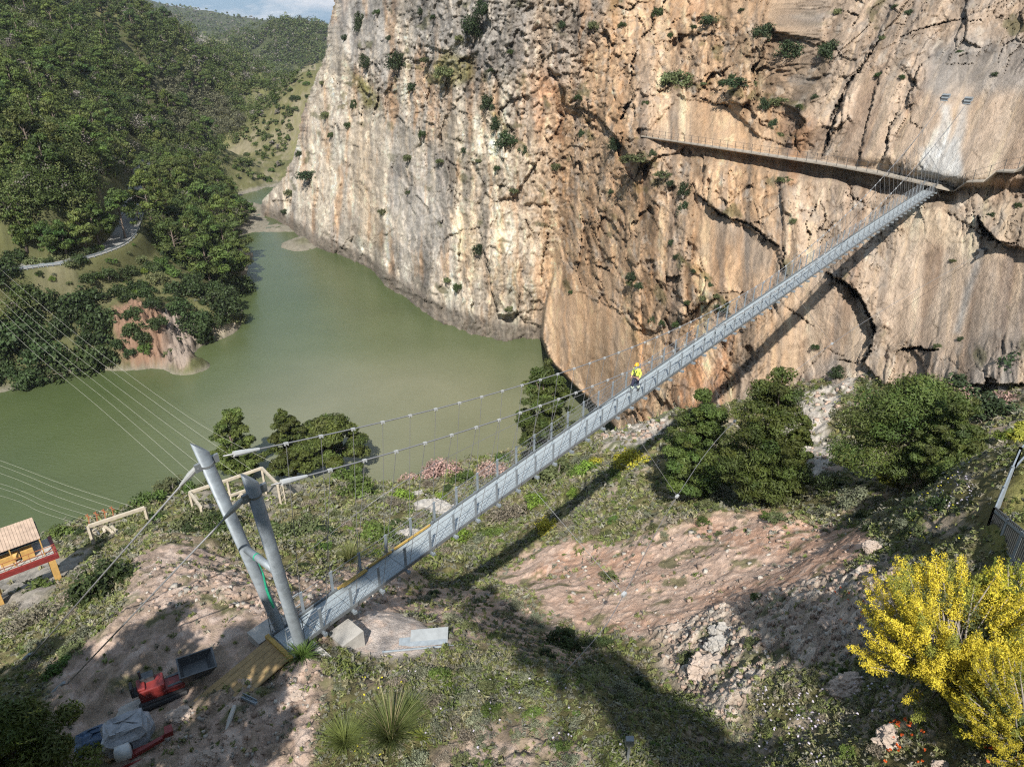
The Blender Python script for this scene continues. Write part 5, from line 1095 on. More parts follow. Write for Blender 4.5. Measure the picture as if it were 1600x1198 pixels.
def copy_thing(root, loc, rz, sc, label=None, group=None):
    r = root.copy(); C.objects.link(r); r.location = loc; r.rotation_euler = (0, 0, rz); r.scale = sc if np.ndim(sc) else (sc, sc, sc)
    if label: r['label'] = label
    if group: r['group'] = group
    for ch in list(root.children):
        c_ = ch.copy(); C.objects.link(c_); c_.parent = r
    return r
def make_pine(seed, R, H, npuff, nq, size, name='pine_tree', col=(.062,.088,.022), trunk_mat=None, style='dome'):
    P, rad, v, c = pine_data(seed, R, H, npuff, nq, size, col, style=style)
    root = empty(name, (0, 0, 0)); leaf_obj('crown', v, c, M_leaf, root); trunk_mb(P, H, R, seed).build('trunk', trunk_mat or M_bark, root, smooth=True); return root
# near pines, one by one (pixel of the crown's foot, crown width px, height px)
NEARP = [((376,748),86,112,'dense green pine on the lakeshore nearest the leaning masts',1,0),((462,748),80,116,'tall green pine on the lakeshore, left one of a touching pair',2,0),((524,742),92,104,'broad green pine leaning over the water, right one of a touching pair',3,0),
 ((852,716),124,142,'dark round pine on the gorge edge left of the deck, before the rock buttress',4,1),((1082,782),128,172,'pine crossed by the bridge shadow, standing right of the deck',5,1),((1178,800),158,214,'tallest broad pine below the bridge shadow on the cliff',6,1),((1398,765),178,172,'wide low pine spreading before the talus on the right',7,1),((1470,752),120,150,'pine merging with the wide low pine on its right side',8,1),
 ((1226,792),66,140,'narrow pine half behind the tallest broad pine',12,1)]
for (px, py), wpx, hpx, lab, sd_, big in NEARP:
    g = on_ground(px, py) if True else None; t = proj(g)[2]
    R = wpx*t/FPX/2*1.02; H = hpx*t/FPX/.90
    root = make_pine(sd_*11, R, H, 130 if big else 95, 46000 if big else 30000, .0026*t, col=(.062,.084,.020) if sd_ in (7, 8) else (.072,.096,.022), style='dome' if sd_ in (7, 3) else 'cone'); root.location = g; tag(root, lab, 'pine')
def crown_only(name, label, cat, px, py, wpx, hpx, seed, nq, sizek, col, npuff=40, t=None, dz=0., fill=.3, group=None):
    g = on_ground(px, py); t = proj(g)[2]; R = wpx*t/FPX/2; H = hpx*t/FPX/.85; P, rad, v, c = pine_data(seed, R, H, npuff, nq, sizek*t, col); P[:, 2] -= .2*H; v[:, 2] -= .2*H
    root = empty(name, g, 0, label, cat, group); leaf_obj('crown', v, c, M_leaf, root); trunk_mb(P, H*.8, R, seed, 14, -.3, .05*R).build('stems', M_twig, root); return root
# young bright pine at the lower left and its neighbours out of frame that shade the bench
for x_, y_, R, H, lab, sd_, nq in ((-14.2, 13.6, 1.9, 5.0, 'bright green young pine at the lower left corner', 31, 30000),(-11.7, 6.8, 2.4, 13.5, 'tall pine outside the lower left corner, nearest the viewer', 32, 9000),(-18.0, 8.6, 2.8, 12.5, 'tall pine outside the lower left corner, middle one', 33, 9000),(-21.5, 11.4, 3.0, 11., 'tall pine outside the left edge', 34, 9000),(-15.3, 8.6, 2.6, 14.5, 'tall dense pine below the viewer, between its neighbours', 36, 9000),(-9.9, 6.0, 2.2, 14.5, 'tall thin pine below the viewer at the left', 35, 9000)):
    root = make_pine(sd_, R, H, 70, nq, .09 if sd_ == 31 else .24, col=(.10,.13,.026) if sd_ == 31 else (.06,.09,.022)); root.location = (x_, y_, gz(x_, y_)[0]); tag(root, lab, 'pine')
# unseen pines added behind the viewer, crowns sized to throw long shade across the gully
SHL = np.array([(1100,1180),(1085,1164),(1055,1134),(1025,1106),(990,1076),(950,1046),(910,1022),(868,1002),(830,983),(790,964),(755,948),(715,930),(685,918),(650,906)], float)
for k, (px, py) in enumerate(SHL):
    S_ = on_ground(px, py); c_ = S_-sd/abs(sd[2])*((S_[1]+12.+.5*(k % 3))/(sd[1]/abs(sd[2]))); g = gz(c_[0], c_[1])[0]; H = c_[2]-g+.6
    P, rad, v, c = pine_data(70+k, 1.15, 1.7, 70, 9000, .13); dz_ = c_[2]-g-1.0; P[:, 2] += dz_; v[:, 2] += dz_; root = empty('pine_tree', (c_[0], c_[1], g), 0, 'added unseen slender pine behind the viewer, shading the gully', 'pine', 'added shade pines behind the viewer'); leaf_obj('crown', v, c, M_leaf, root); trunk_mb(P, H, .6, k, 6, -.5, .05).build('trunk', M_bark, root, smooth=True)
# shrubs: six kinds, copied
def make_shrub(seed, col, nq=1500, size=.10, name='shrub', npuff=26, hgt=.85, spread=1.):
    r_ = np.random.default_rng(seed); a = r_.uniform(0, 6.28, npuff); k = r_.uniform(0, 1, npuff)**.55; z = r_.uniform(.1, 1, npuff)*(1-.45*k*k)*hgt
    P = np.stack([np.cos(a)*k*.75*spread, np.sin(a)*k*.75*spread, z*.85], -1); rad = r_.uniform(.2, .4, npuff); cc_ = np.array(col)*r_.uniform(.7, 1.35, (npuff, 1)); w = rad**2; v, c = leaves(P, rad, np.maximum(3, nq*w/w.sum()), size, cc_, seed+9, 2., .8, .7, .35, .28)
    root = empty(name, (0, 0, -500)); leaf_obj('foliage', v, c, M_leaf, root); m = MB()
    for j in range(7): m.tube([(0, 0, -.35), P[j]*.5, P[j]], [.05, .03, .012], 4)
    m.build('stems', M_twig, root); return root
SHR = {'dark': make_shrub(1, (.040,.062,.020)), 'green': make_shrub(2, (.075,.115,.026)), 'olive': make_shrub(3, (.10,.115,.048)), 'grey': make_shrub(4, (.155,.165,.105), size=.08), 'dry': make_shrub(5, (.22,.19,.14), size=.07), 'yellow': make_shrub(6, (.36,.31,.035), size=.09), 'lime': make_shrub(7, (.14,.20,.03)), 'pink': make_shrub(8, (.30,.20,.17), size=.09), 'dark2': make_shrub(11, (.034,.052,.022), npuff=34, hgt=1.1)}
used_first = set()
def shrub(kind, loc, r, label, group=None, cat='shrub', sz=1., nm='shrub'):
    root = SHR[kind]; rz = random.uniform(0, 6.28)
    if kind not in used_first:
        used_first.add(kind); o = root; o.location = loc; o.rotation_euler = (0, 0, rz); o.scale = (r, r, r*sz); tag(o, label, cat, group); o.name = nm; return o
    o = copy_thing(root, loc, rz, (r, r, r*sz), label, group); o['category'] = cat; o.name = nm
    if not group and 'group' in o: del o['group']
    return o
# named shrubs of the near slope: kind, pixel, radius in pixels
NAMED = [('dark',165,935,52,'big dark green bush on the slope above the shed'),('grey',128,1000,26,'pale silvery bush below the big dark bush near the stays'),('dry',60,975,48,'large bare grey bush left of the big dark bush'),('dry',110,940,30,'bare twiggy bush between the shed and the big dark bush'),
 ('green',560,775,36,'fresh green shrub with upright stems by the water left of the hangers'),('green',540,760,28,'green shrub just behind the upright stemmed shrub'),('green',590,850,34,'bright green bush left of the timber battens'),('olive',470,830,36,'olive bush on the slope between mast and hangers'),('olive',430,840,30,'olive bush just right of the masts'),('dark',505,845,30,'dark bush in the middle of the slope behind the masts'),
 ('pink',690,748,36,'pink flowering shrub on the shore beside the grey outcrop'),('pink',770,742,30,'pink flowering shrub on the shore below the dark round pine'),('pink',640,752,24,'pale twiggy pink shrub by the water, leftmost of the pink ones'),('green',722,755,24,'green bush between two pink flowering shrubs'),('green',790,725,20,'green bush at the shore beside the pink shrub'),
 ('olive',870,745,44,'olive shrub just under the deck right of the dark round pine'),('dry',795,810,40,'grey twiggy shrub below the deck beside its shadow'),('yellow',856,832,24,'yellow flowering broom in the middle of the slope below the deck'),('yellow',985,728,34,'yellow broom crossed by the bridge shadow'),('yellow',935,718,18,'small yellow broom just left of the shadowed broom'),('lime',915,740,24,'lime green bush near the yellow broom under the deck'),
 ('green',993,645,14,'small round green bush on the gorge edge below the person'),('olive',1240,790,24,'olive shrub at the foot of the narrow pine'),('grey',1130,790,30,'grey green shrub in front of the tallest pine'),('dark',1290,775,28,'dark shrub in the shade between the two groups of pines'),('grey',1330,790,30,'grey shrub left of the small yellow trees'),
 ('dark2',1548,652,44,'dark bush in the shade at the right edge beyond the fence'),('dark2',1598,596,44,'dark bush at the far right edge below the cliff'),('dark2',1500,625,40,'dark bush behind the pink oleander'),('pink',1512,622,36,'pink oleander in bloom right of the wide low pine'),('pink',1572,628,28,'smaller pink oleander near the right edge'),('yellow',1512,690,18,'yellow flowering bush by the right edge of the wide pine'),('lime',1580,672,22,'lime green bush hanging over the fence'),
 ('dark',1182,938,12,'compact dark green cushion on the rubble slope'),('olive',1180,1010,20,'olive tuft above the boulder on the rubble slope'),('olive',1080,1030,22,'olive grey tuft beside the large boulder'),('olive',950,895,16,'thin olive shrub alone on the red slope'),('dark',880,1010,34,'dark shrub in the gully shadow'),('grey',970,1085,30,'grey scrub at the edge of the gully shadow'),('green',600,860,22,'green tussock shrub above the pink rubble'),('grey',1295,750,18,'grey shrub on pale talus between the pines'),('olive',1318,575,22,'olive shrub in the corner between slab and talus'),('green',235,790,28,'green bush right of the orange insulators'),('green',95,840,26,'green bush behind the shed roof'),('olive',270,770,30,'olive shrub on the shore left of the steel frame'),('olive',300,810,34,'olive bush below the steel frame'),('dark',345,820,34,'dark bush in front of the steel frame'),('lime',700,1070,15,'small lime green plant in the foreground scrub')]
for kind, px, py, rp, lab in NAMED:
    g = on_ground(px, py); t = proj(g)[2]; shrub(kind, (g[0], g[1], g[2]-.1), rp*t/FPX*1.05, lab)
# random shrubs on the near slope
occ = []
ZON = [([(380,830),(520,770),(700,760),(800,740),(930,700),(1000,760),(900,800),(800,870),(720,880),(600,880),(480,890)], 70, ('olive','green','dark','grey','dry','lime'), (9, 22), 'low shrub on the slope between masts and gorge', 'low shrubs between masts and gorge'),
 ([(0,960),(60,930),(180,900),(200,960),(120,1060),(0,1060)], 16, ('olive','dry','grey','green'), (10, 24), 'low shrub beside the two stays at the left', 'low shrubs beside the stays'),
 ([(940,750),(1100,790),(1240,790),(1300,800),(1100,840),(960,850),(860,850),(900,790)], 46, ('olive','grey','green','dry'), (7, 17), 'low shrub on the grassy rim above the red slope', 'low shrubs above the red slope'),
 ([(500,1060),(640,1030),(820,1040),(1000,1090),(1080,1198),(520,1198)], 64, ('grey','grey','olive','dry','green'), (9, 24), 'low scrub bush on the foreground ridge', 'scrub bushes on the foreground ridge'),
 ([(1130,1130),(1250,1050),(1400,1050),(1450,1198),(1150,1198)], 30, ('olive','grey','dry','green'), (8, 18), 'low bush in the flowery grass at the lower right', 'low bushes at the lower right'),
 ([(1300,780),(1520,730),(1520,850),(1400,860)], 22, ('olive','grey','dark'), (8, 20), 'low bush in the shade before the fence', 'low bushes before the fence'),
 ([(1230,640),(1450,560),(1600,520),(1600,570),(1450,620),(1300,640)], 20, ('olive','green','dry'), (5, 11), 'small shrub on the talus at the foot of the slab', 'small shrubs on the talus'),
 ([(640,930),(860,965),(960,1010),(1080,1120),(980,1080),(850,1030),(700,980)], 26, ('dark','olive','grey'), (9, 20), 'dark shrub in the shaded gully', 'shrubs in the shaded gully'),
 ([(60,850),(250,760),(420,770),(320,830),(180,870)], 26, ('green','olive','dark'), (9, 19), 'low bush on the lakeshore around the frames', 'low bushes around the frames')]
for poly, n, kinds, (r0, r1), lab, grp in ZON:
    a = np.array(poly); k = 0; tries = 0
    while k < n and tries < n*40:
        tries += 1; px = random.uniform(a[:, 0].min(), a[:, 0].max()); py = random.uniform(a[:, 1].min(), a[:, 1].max())
        if not inpoly(np.array([px]), np.array([py]), poly)[0]: continue
        rp = r0+(r1-r0)*random.random()**1.8
        if any(math.hypot(px-q[0], (py-q[1])*1.4) < (rp+q[2])*.55 for q in occ): continue
        g = on_ground(px, py); t = proj(g)[2]
        if g[2] < WATER+.4: continue
        occ.append((px, py, rp)); shrub(random.choice(kinds), (g[0], g[1], g[2]-.06), rp*t/FPX*1.15, lab, grp, sz=random.uniform(.7, 1.1), nm='scrub_bush'); k += 1
# small yellow green trees with bare stems
for (px, py), w, h, lab, sd_ in (((1384,772),36,46,'small yellow green tree with bare pale trunk, the left of two',51),((1417,752),34,50,'small yellow green tree with two bare stems, the right of two',52),((1585,700),56,54,'yellow green tree behind the fence at the right edge',53)):
    g = on_ground(px, py); t = proj(g)[2]; R = w*t/FPX/2; H = h*t/FPX/.8; P, rad, v, c = pine_data(sd_, R, H, 22, 1600, .0045*t, (.21,.225,.035)); root = empty('small_tree', g, 0, lab, 'tree'); leaf_obj('crown', v, c, M_leaf, root); trunk_mb(P, H, R, sd_, 10, -.3, .035*t/30).build('trunk', M_twig, root)
# the yellow broom
def broom(px, py, t, rpx, seed, label, nq=130000):
    r_ = np.random.default_rng(seed); d = ray(px, py); c_ = d*t; R = rpx*t/FPX; g = gz(c_[0], c_[1])[0]; Hm = .75*R
    while c_[2]-g < Hm: t *= .97; c_ = d*t; g = gz(c_[0], c_[1])[0]
    root = empty('yellow_broom', (c_[0], c_[1], g), 0, label, 'broom')
    n = 270; P = []; base = np.array([0, 0, -.1]); Hc = c_[2]-g
    for k in range(n):
        a = r_.uniform(0, 6.28); e = r_.uniform(-.35, 1.0); k_ = r_.uniform(.5, 1.02)
        P.append(np.array([math.cos(a)*math.cos(e)*R*k_, math.sin(a)*math.cos(e)*R*k_, Hc*.62+math.sin(e)*R*k_*.9]))
    P = np.array(P); P = P[P[:, 2] > .15]; n = len(P)
    # each spray is a row of clumps along the end of its branch
    cen = []; rad = []; col = []
    for p in P:
        dirn = p-np.array([0, 0, Hc*.2]); dirn /= np.linalg.norm(dirn); dirn = dirn+np.array([r_.normal()*.25, r_.normal()*.25, .25]); dirn /= np.linalg.norm(dirn); yel = r_.uniform(0, 1) < .80
        for j in range(4):
            cen.append(p+dirn*R*.085*(j-1.5)); rad.append(R*(.088-.014*j)*r_.uniform(.8, 1.2)); col.append(np.array((.52,.445,.04) if yel else (.20,.22,.04))*r_.uniform(.75, 1.15))
    cen = np.array(cen); rad = np.array(rad); w = rad**2; v, c = leaves(cen, rad, nq*w/w.sum(),   .0019*t, np.array(col), seed+1, 3., .8, .6, .3, .25)
    leaf_obj('flowers', v, c, M_leaf, root)
    ic = np.array([p*r_.uniform(.45, .8)+np.array([0, 0, .1]) for p in P[:70]]); v, c = leaves(ic, R*.15, 330, .0026*t, np.tile(np.array([[.10,.12,.04]]), (len(ic), 1)), seed+2, 3., .8, .4, .3); leaf_obj('leaves', v, c, M_leaf, root)
    m = MB()
    for p in P: q = p*.5+np.array([r_.normal()*.1, r_.normal()*.1, .1]); m.tube([base+np.array([r_.normal()*.15, r_.normal()*.15, 0]), q, p], [.035, .022, .008], 5)
    m.build('branches', M_twig, root); return root
broom(1508, 985, 21.5, 122, 61, 'large broom bush covered in bright yellow flowers at the right'); broom(1625, 1110, 17.5, 95, 62, 'yellow flowering broom at the lower right corner', 50000); broom(1600, 930, 19.5, 70, 63, 'yellow broom behind the large one at the right edge', 30000)
# tussocks and palmetto
def tussock(label, name, px, py, hpx, wpx, n, col, seed, stalks=0, wid=.012, curve=.35, cat='grass tussock'):
    r_ = np.random.default_rng(seed); g = on_ground(px, py); t = proj(g)[2]; H = hpx*t/FPX; W_ = wpx*t/FPX; root = empty(name, g, 0, label, cat); v = []; c = []
    def blade(h, w, spread, colr, wd_):
        a = r_.uniform(0, 6.28); s = r_.uniform(0, 1)**.8*spread; b = np.array([math.cos(a), math.sin(a), 0])*r_.uniform(0, .12)*spread; o_ = np.array([math.cos(a), math.sin(a), 0])*s; side = np.array([-math.sin(a), math.cos(a), 0])*wd_; prev = b-UP*.05
        for k in range(1, 5):
            q = k/4; nx = b+o_*q**(1+curve*2)+UP*h*(q-curve*.35*q*q*(s/spread)); w_ = 1-q*.85; wp = 1-(k-1)/4*.85
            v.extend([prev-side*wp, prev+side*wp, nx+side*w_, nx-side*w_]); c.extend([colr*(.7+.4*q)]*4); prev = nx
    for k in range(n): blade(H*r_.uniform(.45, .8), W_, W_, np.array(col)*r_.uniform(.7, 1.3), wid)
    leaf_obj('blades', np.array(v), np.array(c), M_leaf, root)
    if stalks:
        v = []; c = []
        for k in range(stalks): blade(H*r_.uniform(.9, 1.35), W_, W_*.8, np.array((.42,.36,.20)), wid*.9)
        leaf_obj('stalks', np.array(v), np.array(c), M_leaf, root)
    return root
tussock('tall green esparto tussock with dry flower stalks in the foreground', 'grass_tussock', 612, 1150, 88, 74, 900, (.12,.145,.045), 71, 26)
tussock('lower green grass tussock left of the tall stalked tussock', 'grass_tussock', 540, 1160, 46, 50, 500, (.12,.15,.04), 72)
tussock('dwarf palm with stiff green leaves at the foot of the right mast', 'dwarf_palm', 474, 1040, 34, 34, 150, (.10,.16,.035), 73, 0, .028, .5, 'palm')
tussock('pale grass tuft with long arching stalks at the gully edge', 'grass_tussock', 935, 1075, 28, 30, 120, (.14,.15,.06), 74, 7); tussock('grass tussock on the slope left of the timber battens', 'grass_tussock', 548, 885, 40, 36, 420, (.13,.15,.05), 75, 6, .02); tussock('grass tussock beside the pump behind the bare soil', 'grass_tussock', 640, 1105, 24, 24, 200, (.15,.17,.05), 76)
tussock('bright green leafy clump at the bottom beside bare soil', 'grass_tussock', 660, 1155, 20, 24, 90, (.20,.24,.04), 77, 0, .03, .6)
# poppies and small flowers
def flowers(name, polys, col, s, seed, label):
    r_ = np.random.default_rng(seed); P = []
    for poly, n in polys:
        a = np.array(poly); k = 0
        while k < n:
            x, y = r_.uniform(a[:, 0].min(), a[:, 0].max()), r_.uniform(a[:, 1].min(), a[:, 1].max())
            if inpoly(np.array([x]), np.array([y]), poly)[0]: P.append(on_ground(x, y)+UP*r_.uniform(.12, .35)); k += 1
    v, c = leaves(np.array(P), s*.6, 5, s, np.tile(np.array([col]), (len(P), 1)), seed, 1.2, .6, .5, .8, .1); return tag(leaf_obj(name, v, c, M_leafs), kind='stuff')
flowers('red_poppies', [([(1385,1120),(1430,1120),(1450,1190),(1380,1195)], 22), ([(1540,1160),(1600,1160),(1600,1198),(1540,1198)], 16), ([(1300,920),(1370,930),(1360,990),(1300,980)], 8)], (.55,.05,.02), .06, 81, '')
flowers('white_flowers', [([(1180,1080),(1290,1080),(1290,1190),(1180,1190)], 70), ([(1430,760),(1520,730),(1520,800),(1440,810)], 70), ([(1330,1060),(1400,1060),(1400,1110),(1330,1110)], 20), ([(560,1040),(900,1070),(980,1180),(620,1180)], 30)], (.55,.50,.58), .045, 82, '')
flowers('yellow_flowers', [([(540,1060),(640,1060),(640,1190),(540,1190)], 30), ([(1380,760),(1500,730),(1500,860),(1390,860)], 50)], (.6,.5,.04), .045, 83, '')
# ------------------------------------------------------------------ ground cover of the near side (low grass and scrub nobody could count)
r_ = np.random.default_rng(91)
ii, jj = np.where((RR < 112) & front & (gpx > -60) & (gpx < 1660) & (gpy > 540) & (gpy < 1260) & (GZ2 > WATER+.3))
bare = np.clip(pink*.93+red*.96+rocky*.9+palr+grav*.9+yard*.9, 0, 1)[ii, jj]
den = (1-bare)*(.35+.65*sstep(-.25, .35, GN1[ii, jj]+.4*GN2[ii, jj]))
pick = r_.uniform(0, 1, len(ii)) < den*(34000/max(1, den.sum())); ii, jj = ii[pick], jj[pick]
cen = np.stack([GX[ii, jj], GY[ii, jj], GZ2[ii, jj]], -1); tt = gpt[ii, jj]; rad = tt*.0042*r_.uniform(.4, 1.2, len(ii))*np.where(r_.uniform(0, 1, len(ii)) < .12, 2.2, 1); cen[:, 2] += rad*.35
pal = np.array([(.105,.135,.042),(.08,.11,.03),(.14,.155,.06),(.19,.18,.10),(.15,.15,.11),(.105,.125,.035),(.17,.165,.06),(.20,.185,.14)]); kk = np.clip(((fbm(cen[:, 0]*.55, cen[:, 1]*.55, cen[:, 2]*.55+7, 3)+.35*r_.normal(size=len(ii)))*2.6+4), 0, 7.99).astype(int); col = 1.18*pal[np.array([1, 5, 0, 4, 2, 3, 7, 6])[kk]]*r_.uniform(.75, 1.25, (len(ii), 1))
v, c = leaves(cen, rad, 13, tt*.0036, col, 92, 3.2, .75, .35, .25, .25); tag(leaf_obj('ground_cover', v, c, M_leafs), kind='stuff')
# ------------------------------------------------------------------ cliff shrubs
CB = [(628,90,15,17,'big round dark bush on the grassy ledge of the grey wall'),(575,92,9,14,'upright dark bush left of the round bush on the grey wall'),(567,30,9,19,'dark bush high on the left part of the grey wall'),(745,32,15,22,'largest dark bush at the top of the grey wall'),(758,8,12,14,'dark bush at the frame top above the largest bush'),(700,104,13,15,'olive bush right of the grassy ledge'),(668,90,8,6,'small bush between the round and olive bushes'),(647,133,7,8,'small round bush under the grassy ledge'),
 (767,155,11,15,'dark bush heading the diagonal row of bushes'),(777,187,8,15,'second dark bush down the diagonal row'),(798,211,17,16,'wide dark bush in the diagonal row'),(821,233,8,11,'lowest dark bush of the diagonal row'),(1240,72,20,17,'big dark bush on the upper right ledge'),(1200,45,17,16,'dark bush left of the big bush on the upper ledge'),(1065,112,22,20,'broad olive bush cluster on the ledge above the walkway'),(1155,126,20,9,'low bush in the middle of the ledge above the walkway'),(1222,152,13,10,'green bush at the right end of the ledge above the walkway'),(1112,30,14,9,'dark bush on the upper ledge, left end'),(1300,72,15,18,'dark bush beside the tall leaning crack'),(1310,165,9,24,'narrow dark bush growing in the tall leaning crack'),
 (1072,290,9,14,'dark bush under the walkway, the upper of two'),(1072,320,9,16,'dark bush under the walkway, the lower of two'),(965,222,11,12,'dark bush left of the walkway start'),(1005,240,22,10,'olive scrub patch under the walkway start'),(1040,268,12,8,'green scrub below the walkway start'),(1230,276,11,8,'small green bush right under the walkway'),(752,385,9,11,'dark bush low on the grey wall'),(990,427,9,9,'dark bush on the orange rock above the buttress'),(1135,475,12,10,'dark bush just behind the bridge deck'),(490,270,17,8,'flat bush on the left edge of the cliff'),(1316,575,16,10,'bush at the foot of the slab near the arch crack')]
for x, y, rx, ry, lab in CB:
    p = cliff_at(x, y); t = proj(p)[2]; shrub('dark2' if 'olive' not in lab and 'green' not in lab else 'olive', p+np.array([-.35, -.45, 0])*rx*t/FPX*1.3+np.array([0, 0, -ry*t/FPX*.9]), rx*t/FPX*1.4, lab, sz=ry/rx, nm='cliff_bush')
CS = [('small dark shrub rooted in the grey wall left of the buttress', 'small shrubs on the grey wall', [(555,158),(540,60),(592,18),(512,180),(520,210),(545,195),(555,165),(660,20),(679,28),(779,262),(805,297),(797,480),(718,448),(700,437),(690,250),(727,235),(800,80),(880,40),(640,300),(455,300),(447,330),(470,240),(505,130),(610,60),(640,245),(663,210),(750,250),(720,60),(870,260),(600,330),(770,110)], (4, 7)),
 ('small shrub on the orange rock around the walkway', 'small shrubs on the orange rock', [(1050,55),(1085,42),(1040,130),(1100,130),(1130,130),(1180,130),(1250,165),(1195,165),(1058,400),(1085,423),(1102,435),(1035,505),(1020,500),(1060,505),(1120,462),(1050,380),(930,40),(975,38),(905,150),(910,210),(1210,195),(1220,210),(1275,150),(1020,240),(1050,285),(1000,445),(985,440),(895,455),(1110,445),(1145,120),(1010,160),(1030,20),(1160,15),(1100,465),(1075,470),(955,300)], (4, 8)),
 ('small shrub on the slabs right of the bridge shadow', 'small shrubs on the slabs', [(1275,540),(1240,345),(1375,115),(1410,120),(1420,20),(1500,80),(1555,115),(1380,60),(1400,10),(1310,20),(1550,335),(1590,320),(1490,405),(1465,540),(1500,530)], (4, 7))]
for lab, grp, pts, (r0, r1) in CS:
    for x, y in pts:
        p = cliff_at(x, y); t = proj(p)[2]; r = random.uniform(r0, r1)*t/FPX*1.15; shrub(random.choice(('dark', 'dark2', 'olive')), p+np.array([-.3*r, -.4*r, -r*.5]), r*1.25, lab, grp, sz=random.uniform(.8, 1.5), nm='cliff_bush')
# ------------------------------------------------------------------ woods on the far bank
FAR = [make_pine(200+k, 4.3, 12. if k % 2 else 10., 34, 3600, .40, col=((.066,.100,.024),(.080,.115,.026),(.058,.084,.024),(.098,.125,.034))[k % 4]) for k in range(5)]+[make_pine(230+k, 3.4, 13., 40, 3600, .38, col=((.07,.098,.024),(.085,.115,.03))[k], style='cone') for k in range(2)]
BARE = [make_pine(300+k, 3., 8., 22, 700, .42, col=(.17,.15,.135)) for k in range(2)]
for o in FAR+BARE: o.location = (0, 0, -900)
def pinside(x, y, poly): return inpoly(np.array([x]), np.array([y]), poly)[0]
ROADPX = np.array([proj(np.array([*p, z]))[:2] for p, z in zip(ROADL, ROADZ)])
WOODS = [([(205,268),(235,262),(300,265),(340,290),(372,315),(388,345),(392,400),(384,435),(360,452),(330,445),(300,425),(250,395),(228,370),(222,320)], 'pine in the dense wood between the road and the lake', 'pines between road and lake', 58, 5.6),
 ([(-20,120),(60,110),(130,130),(190,200),(200,262),(196,330),(170,355),(110,345),(60,345),(-20,350)], 'pine on the hillside above the road bend', 'pines above the road bend', 84, 6.),
 ([(-20,0),(190,0),(260,40),(330,95),(345,180),(320,240),(240,255),(195,195),(130,125),(60,105),(-20,115)], 'pine on the upper part of the left hill', 'pines on the upper left hill', 125, 7.6)]
placed = []
for k, ((px, py), hp, lab) in enumerate((((196,372),78,'large pine at the road bend hiding the road behind it'),((238,352),70,'pine beside the road, right of the road bend pine'),((214,330),52,'pine behind the road bend pine, close to the road'),((128,366),62,'tall pine above the road bend, nearest the road'),((95,366),64,'pine left of the tall pine above the road'),((28,345),74,'broad dark pine above the rock cut at the left edge'),((66,350),62,'pine above the rock cut beside the broad dark pine'),((150,360),62,'pine above the road, just left of the bend'),((236,300),48,'pine at the far end of the visible road'),((205,262),44,'pine standing where the road disappears'))):
    g = on_ground(px, py); t = proj(g)[2]; s = hp*t/FPX/.95/11.; placed.append((g[0], g[1], s)); root = copy_thing(FAR[k % 6], g, random.uniform(0, 6.28), (s, s, s), lab); root['category'] = 'pine'
for poly, lab, grp, n, sep in WOODS:
    a = np.array(poly); k = 0; tries = 0
    while k < n and tries < 6000:
        tries += 1; px = random.uniform(a[:, 0].min(), a[:, 0].max()); py = random.uniform(a[:, 1].min(), a[:, 1].max())
        if not pinside(px, py, poly): continue
        g = ground_hit(px, py, 100, 900, 400)
        if g is None or g[2] < WATER+.8: continue
        if np.min(np.hypot(ROADL[:, 0]-g[0], ROADL[:, 1]-g[1])) < 6.5 or (px < 200 and py > 352): continue
        if any(math.hypot(g[0]-q[0], g[1]-q[1]) < sep*q[2] for q in placed): continue
        s = random.uniform(.6, 1.35); placed.append((g[0], g[1], s)); bare_ = random.random() < (.10 if 'road bend' in lab else .05)
        root = copy_thing((BARE if bare_ else FAR)[random.randrange(2 if bare_ else 7)], (g[0], g[1], gz(g[0], g[1])[0]), random.uniform(0, 6.28), (s, s, s*random.uniform(.85, 1.15)), ('bare grey tree among the '+grp) if bare_ else lab, ('bare grey trees among the '+grp) if bare_ else grp); root['category'] = 'pine' if not bare_ else 'tree'; k += 1
    print(grp, k)
for o in FAR+BARE:
    for ch in list(o.children): bpy.data.objects.remove(ch)
    bpy.data.objects.remove(o)
# shrubs and small trees of the grassy spit below the road
SPIT = [(10,362,14),(40,368,12),(82,362,12),(112,374,12),(132,380,10),(20,398,10),(60,396,9),(100,396,8),(5,380,12),(150,382,9),(70,378,8),(195,500,14),(250,520,14),(268,548,10),(225,540,11),(190,545,12),(240,492,12),(205,560,9),(262,400,16),(285,415,18),(320,425,20),(345,445,22),(372,455,22),(240,425,13),(355,470,18),(300,455,16),(30,455,20),(75,445,16),(5,530,24),(0,560,26),(40,470,14),(75,462,12),(140,465,12),(95,600,22),(140,590,16),(60,540,22),(200,470,13),(230,460,13),(170,440,13),(130,430,11),(270,455,13),(310,500,16),(335,510,14),(5,590,18),(145,450,13),(100,480,16),(62,478,26),(130,480,28),(100,452,18),(160,515,26),(24,540,38),(72,565,30),(118,580,34),(45,598,24),(10,470,26),(160,560,26),(212,520,16),(228,555,10),(300,520,26),(280,490,18),(350,490,24),(330,470,18),(290,460,20),(210,500,14),(215,452,14),(185,460,16),(150,425,12),(200,430,14),(245,440,12),(270,430,12),(300,440,16),(330,455,14),(60,432,13),(90,428,12),(20,440,16),(120,440,10),(240,480,12),(262,560,8),(372,500,12),(318,530,14),(250,415,12),(180,415,9),(220,410,9),(140,535,18),(95,520,18),(40,505,24),(110,500,20)]
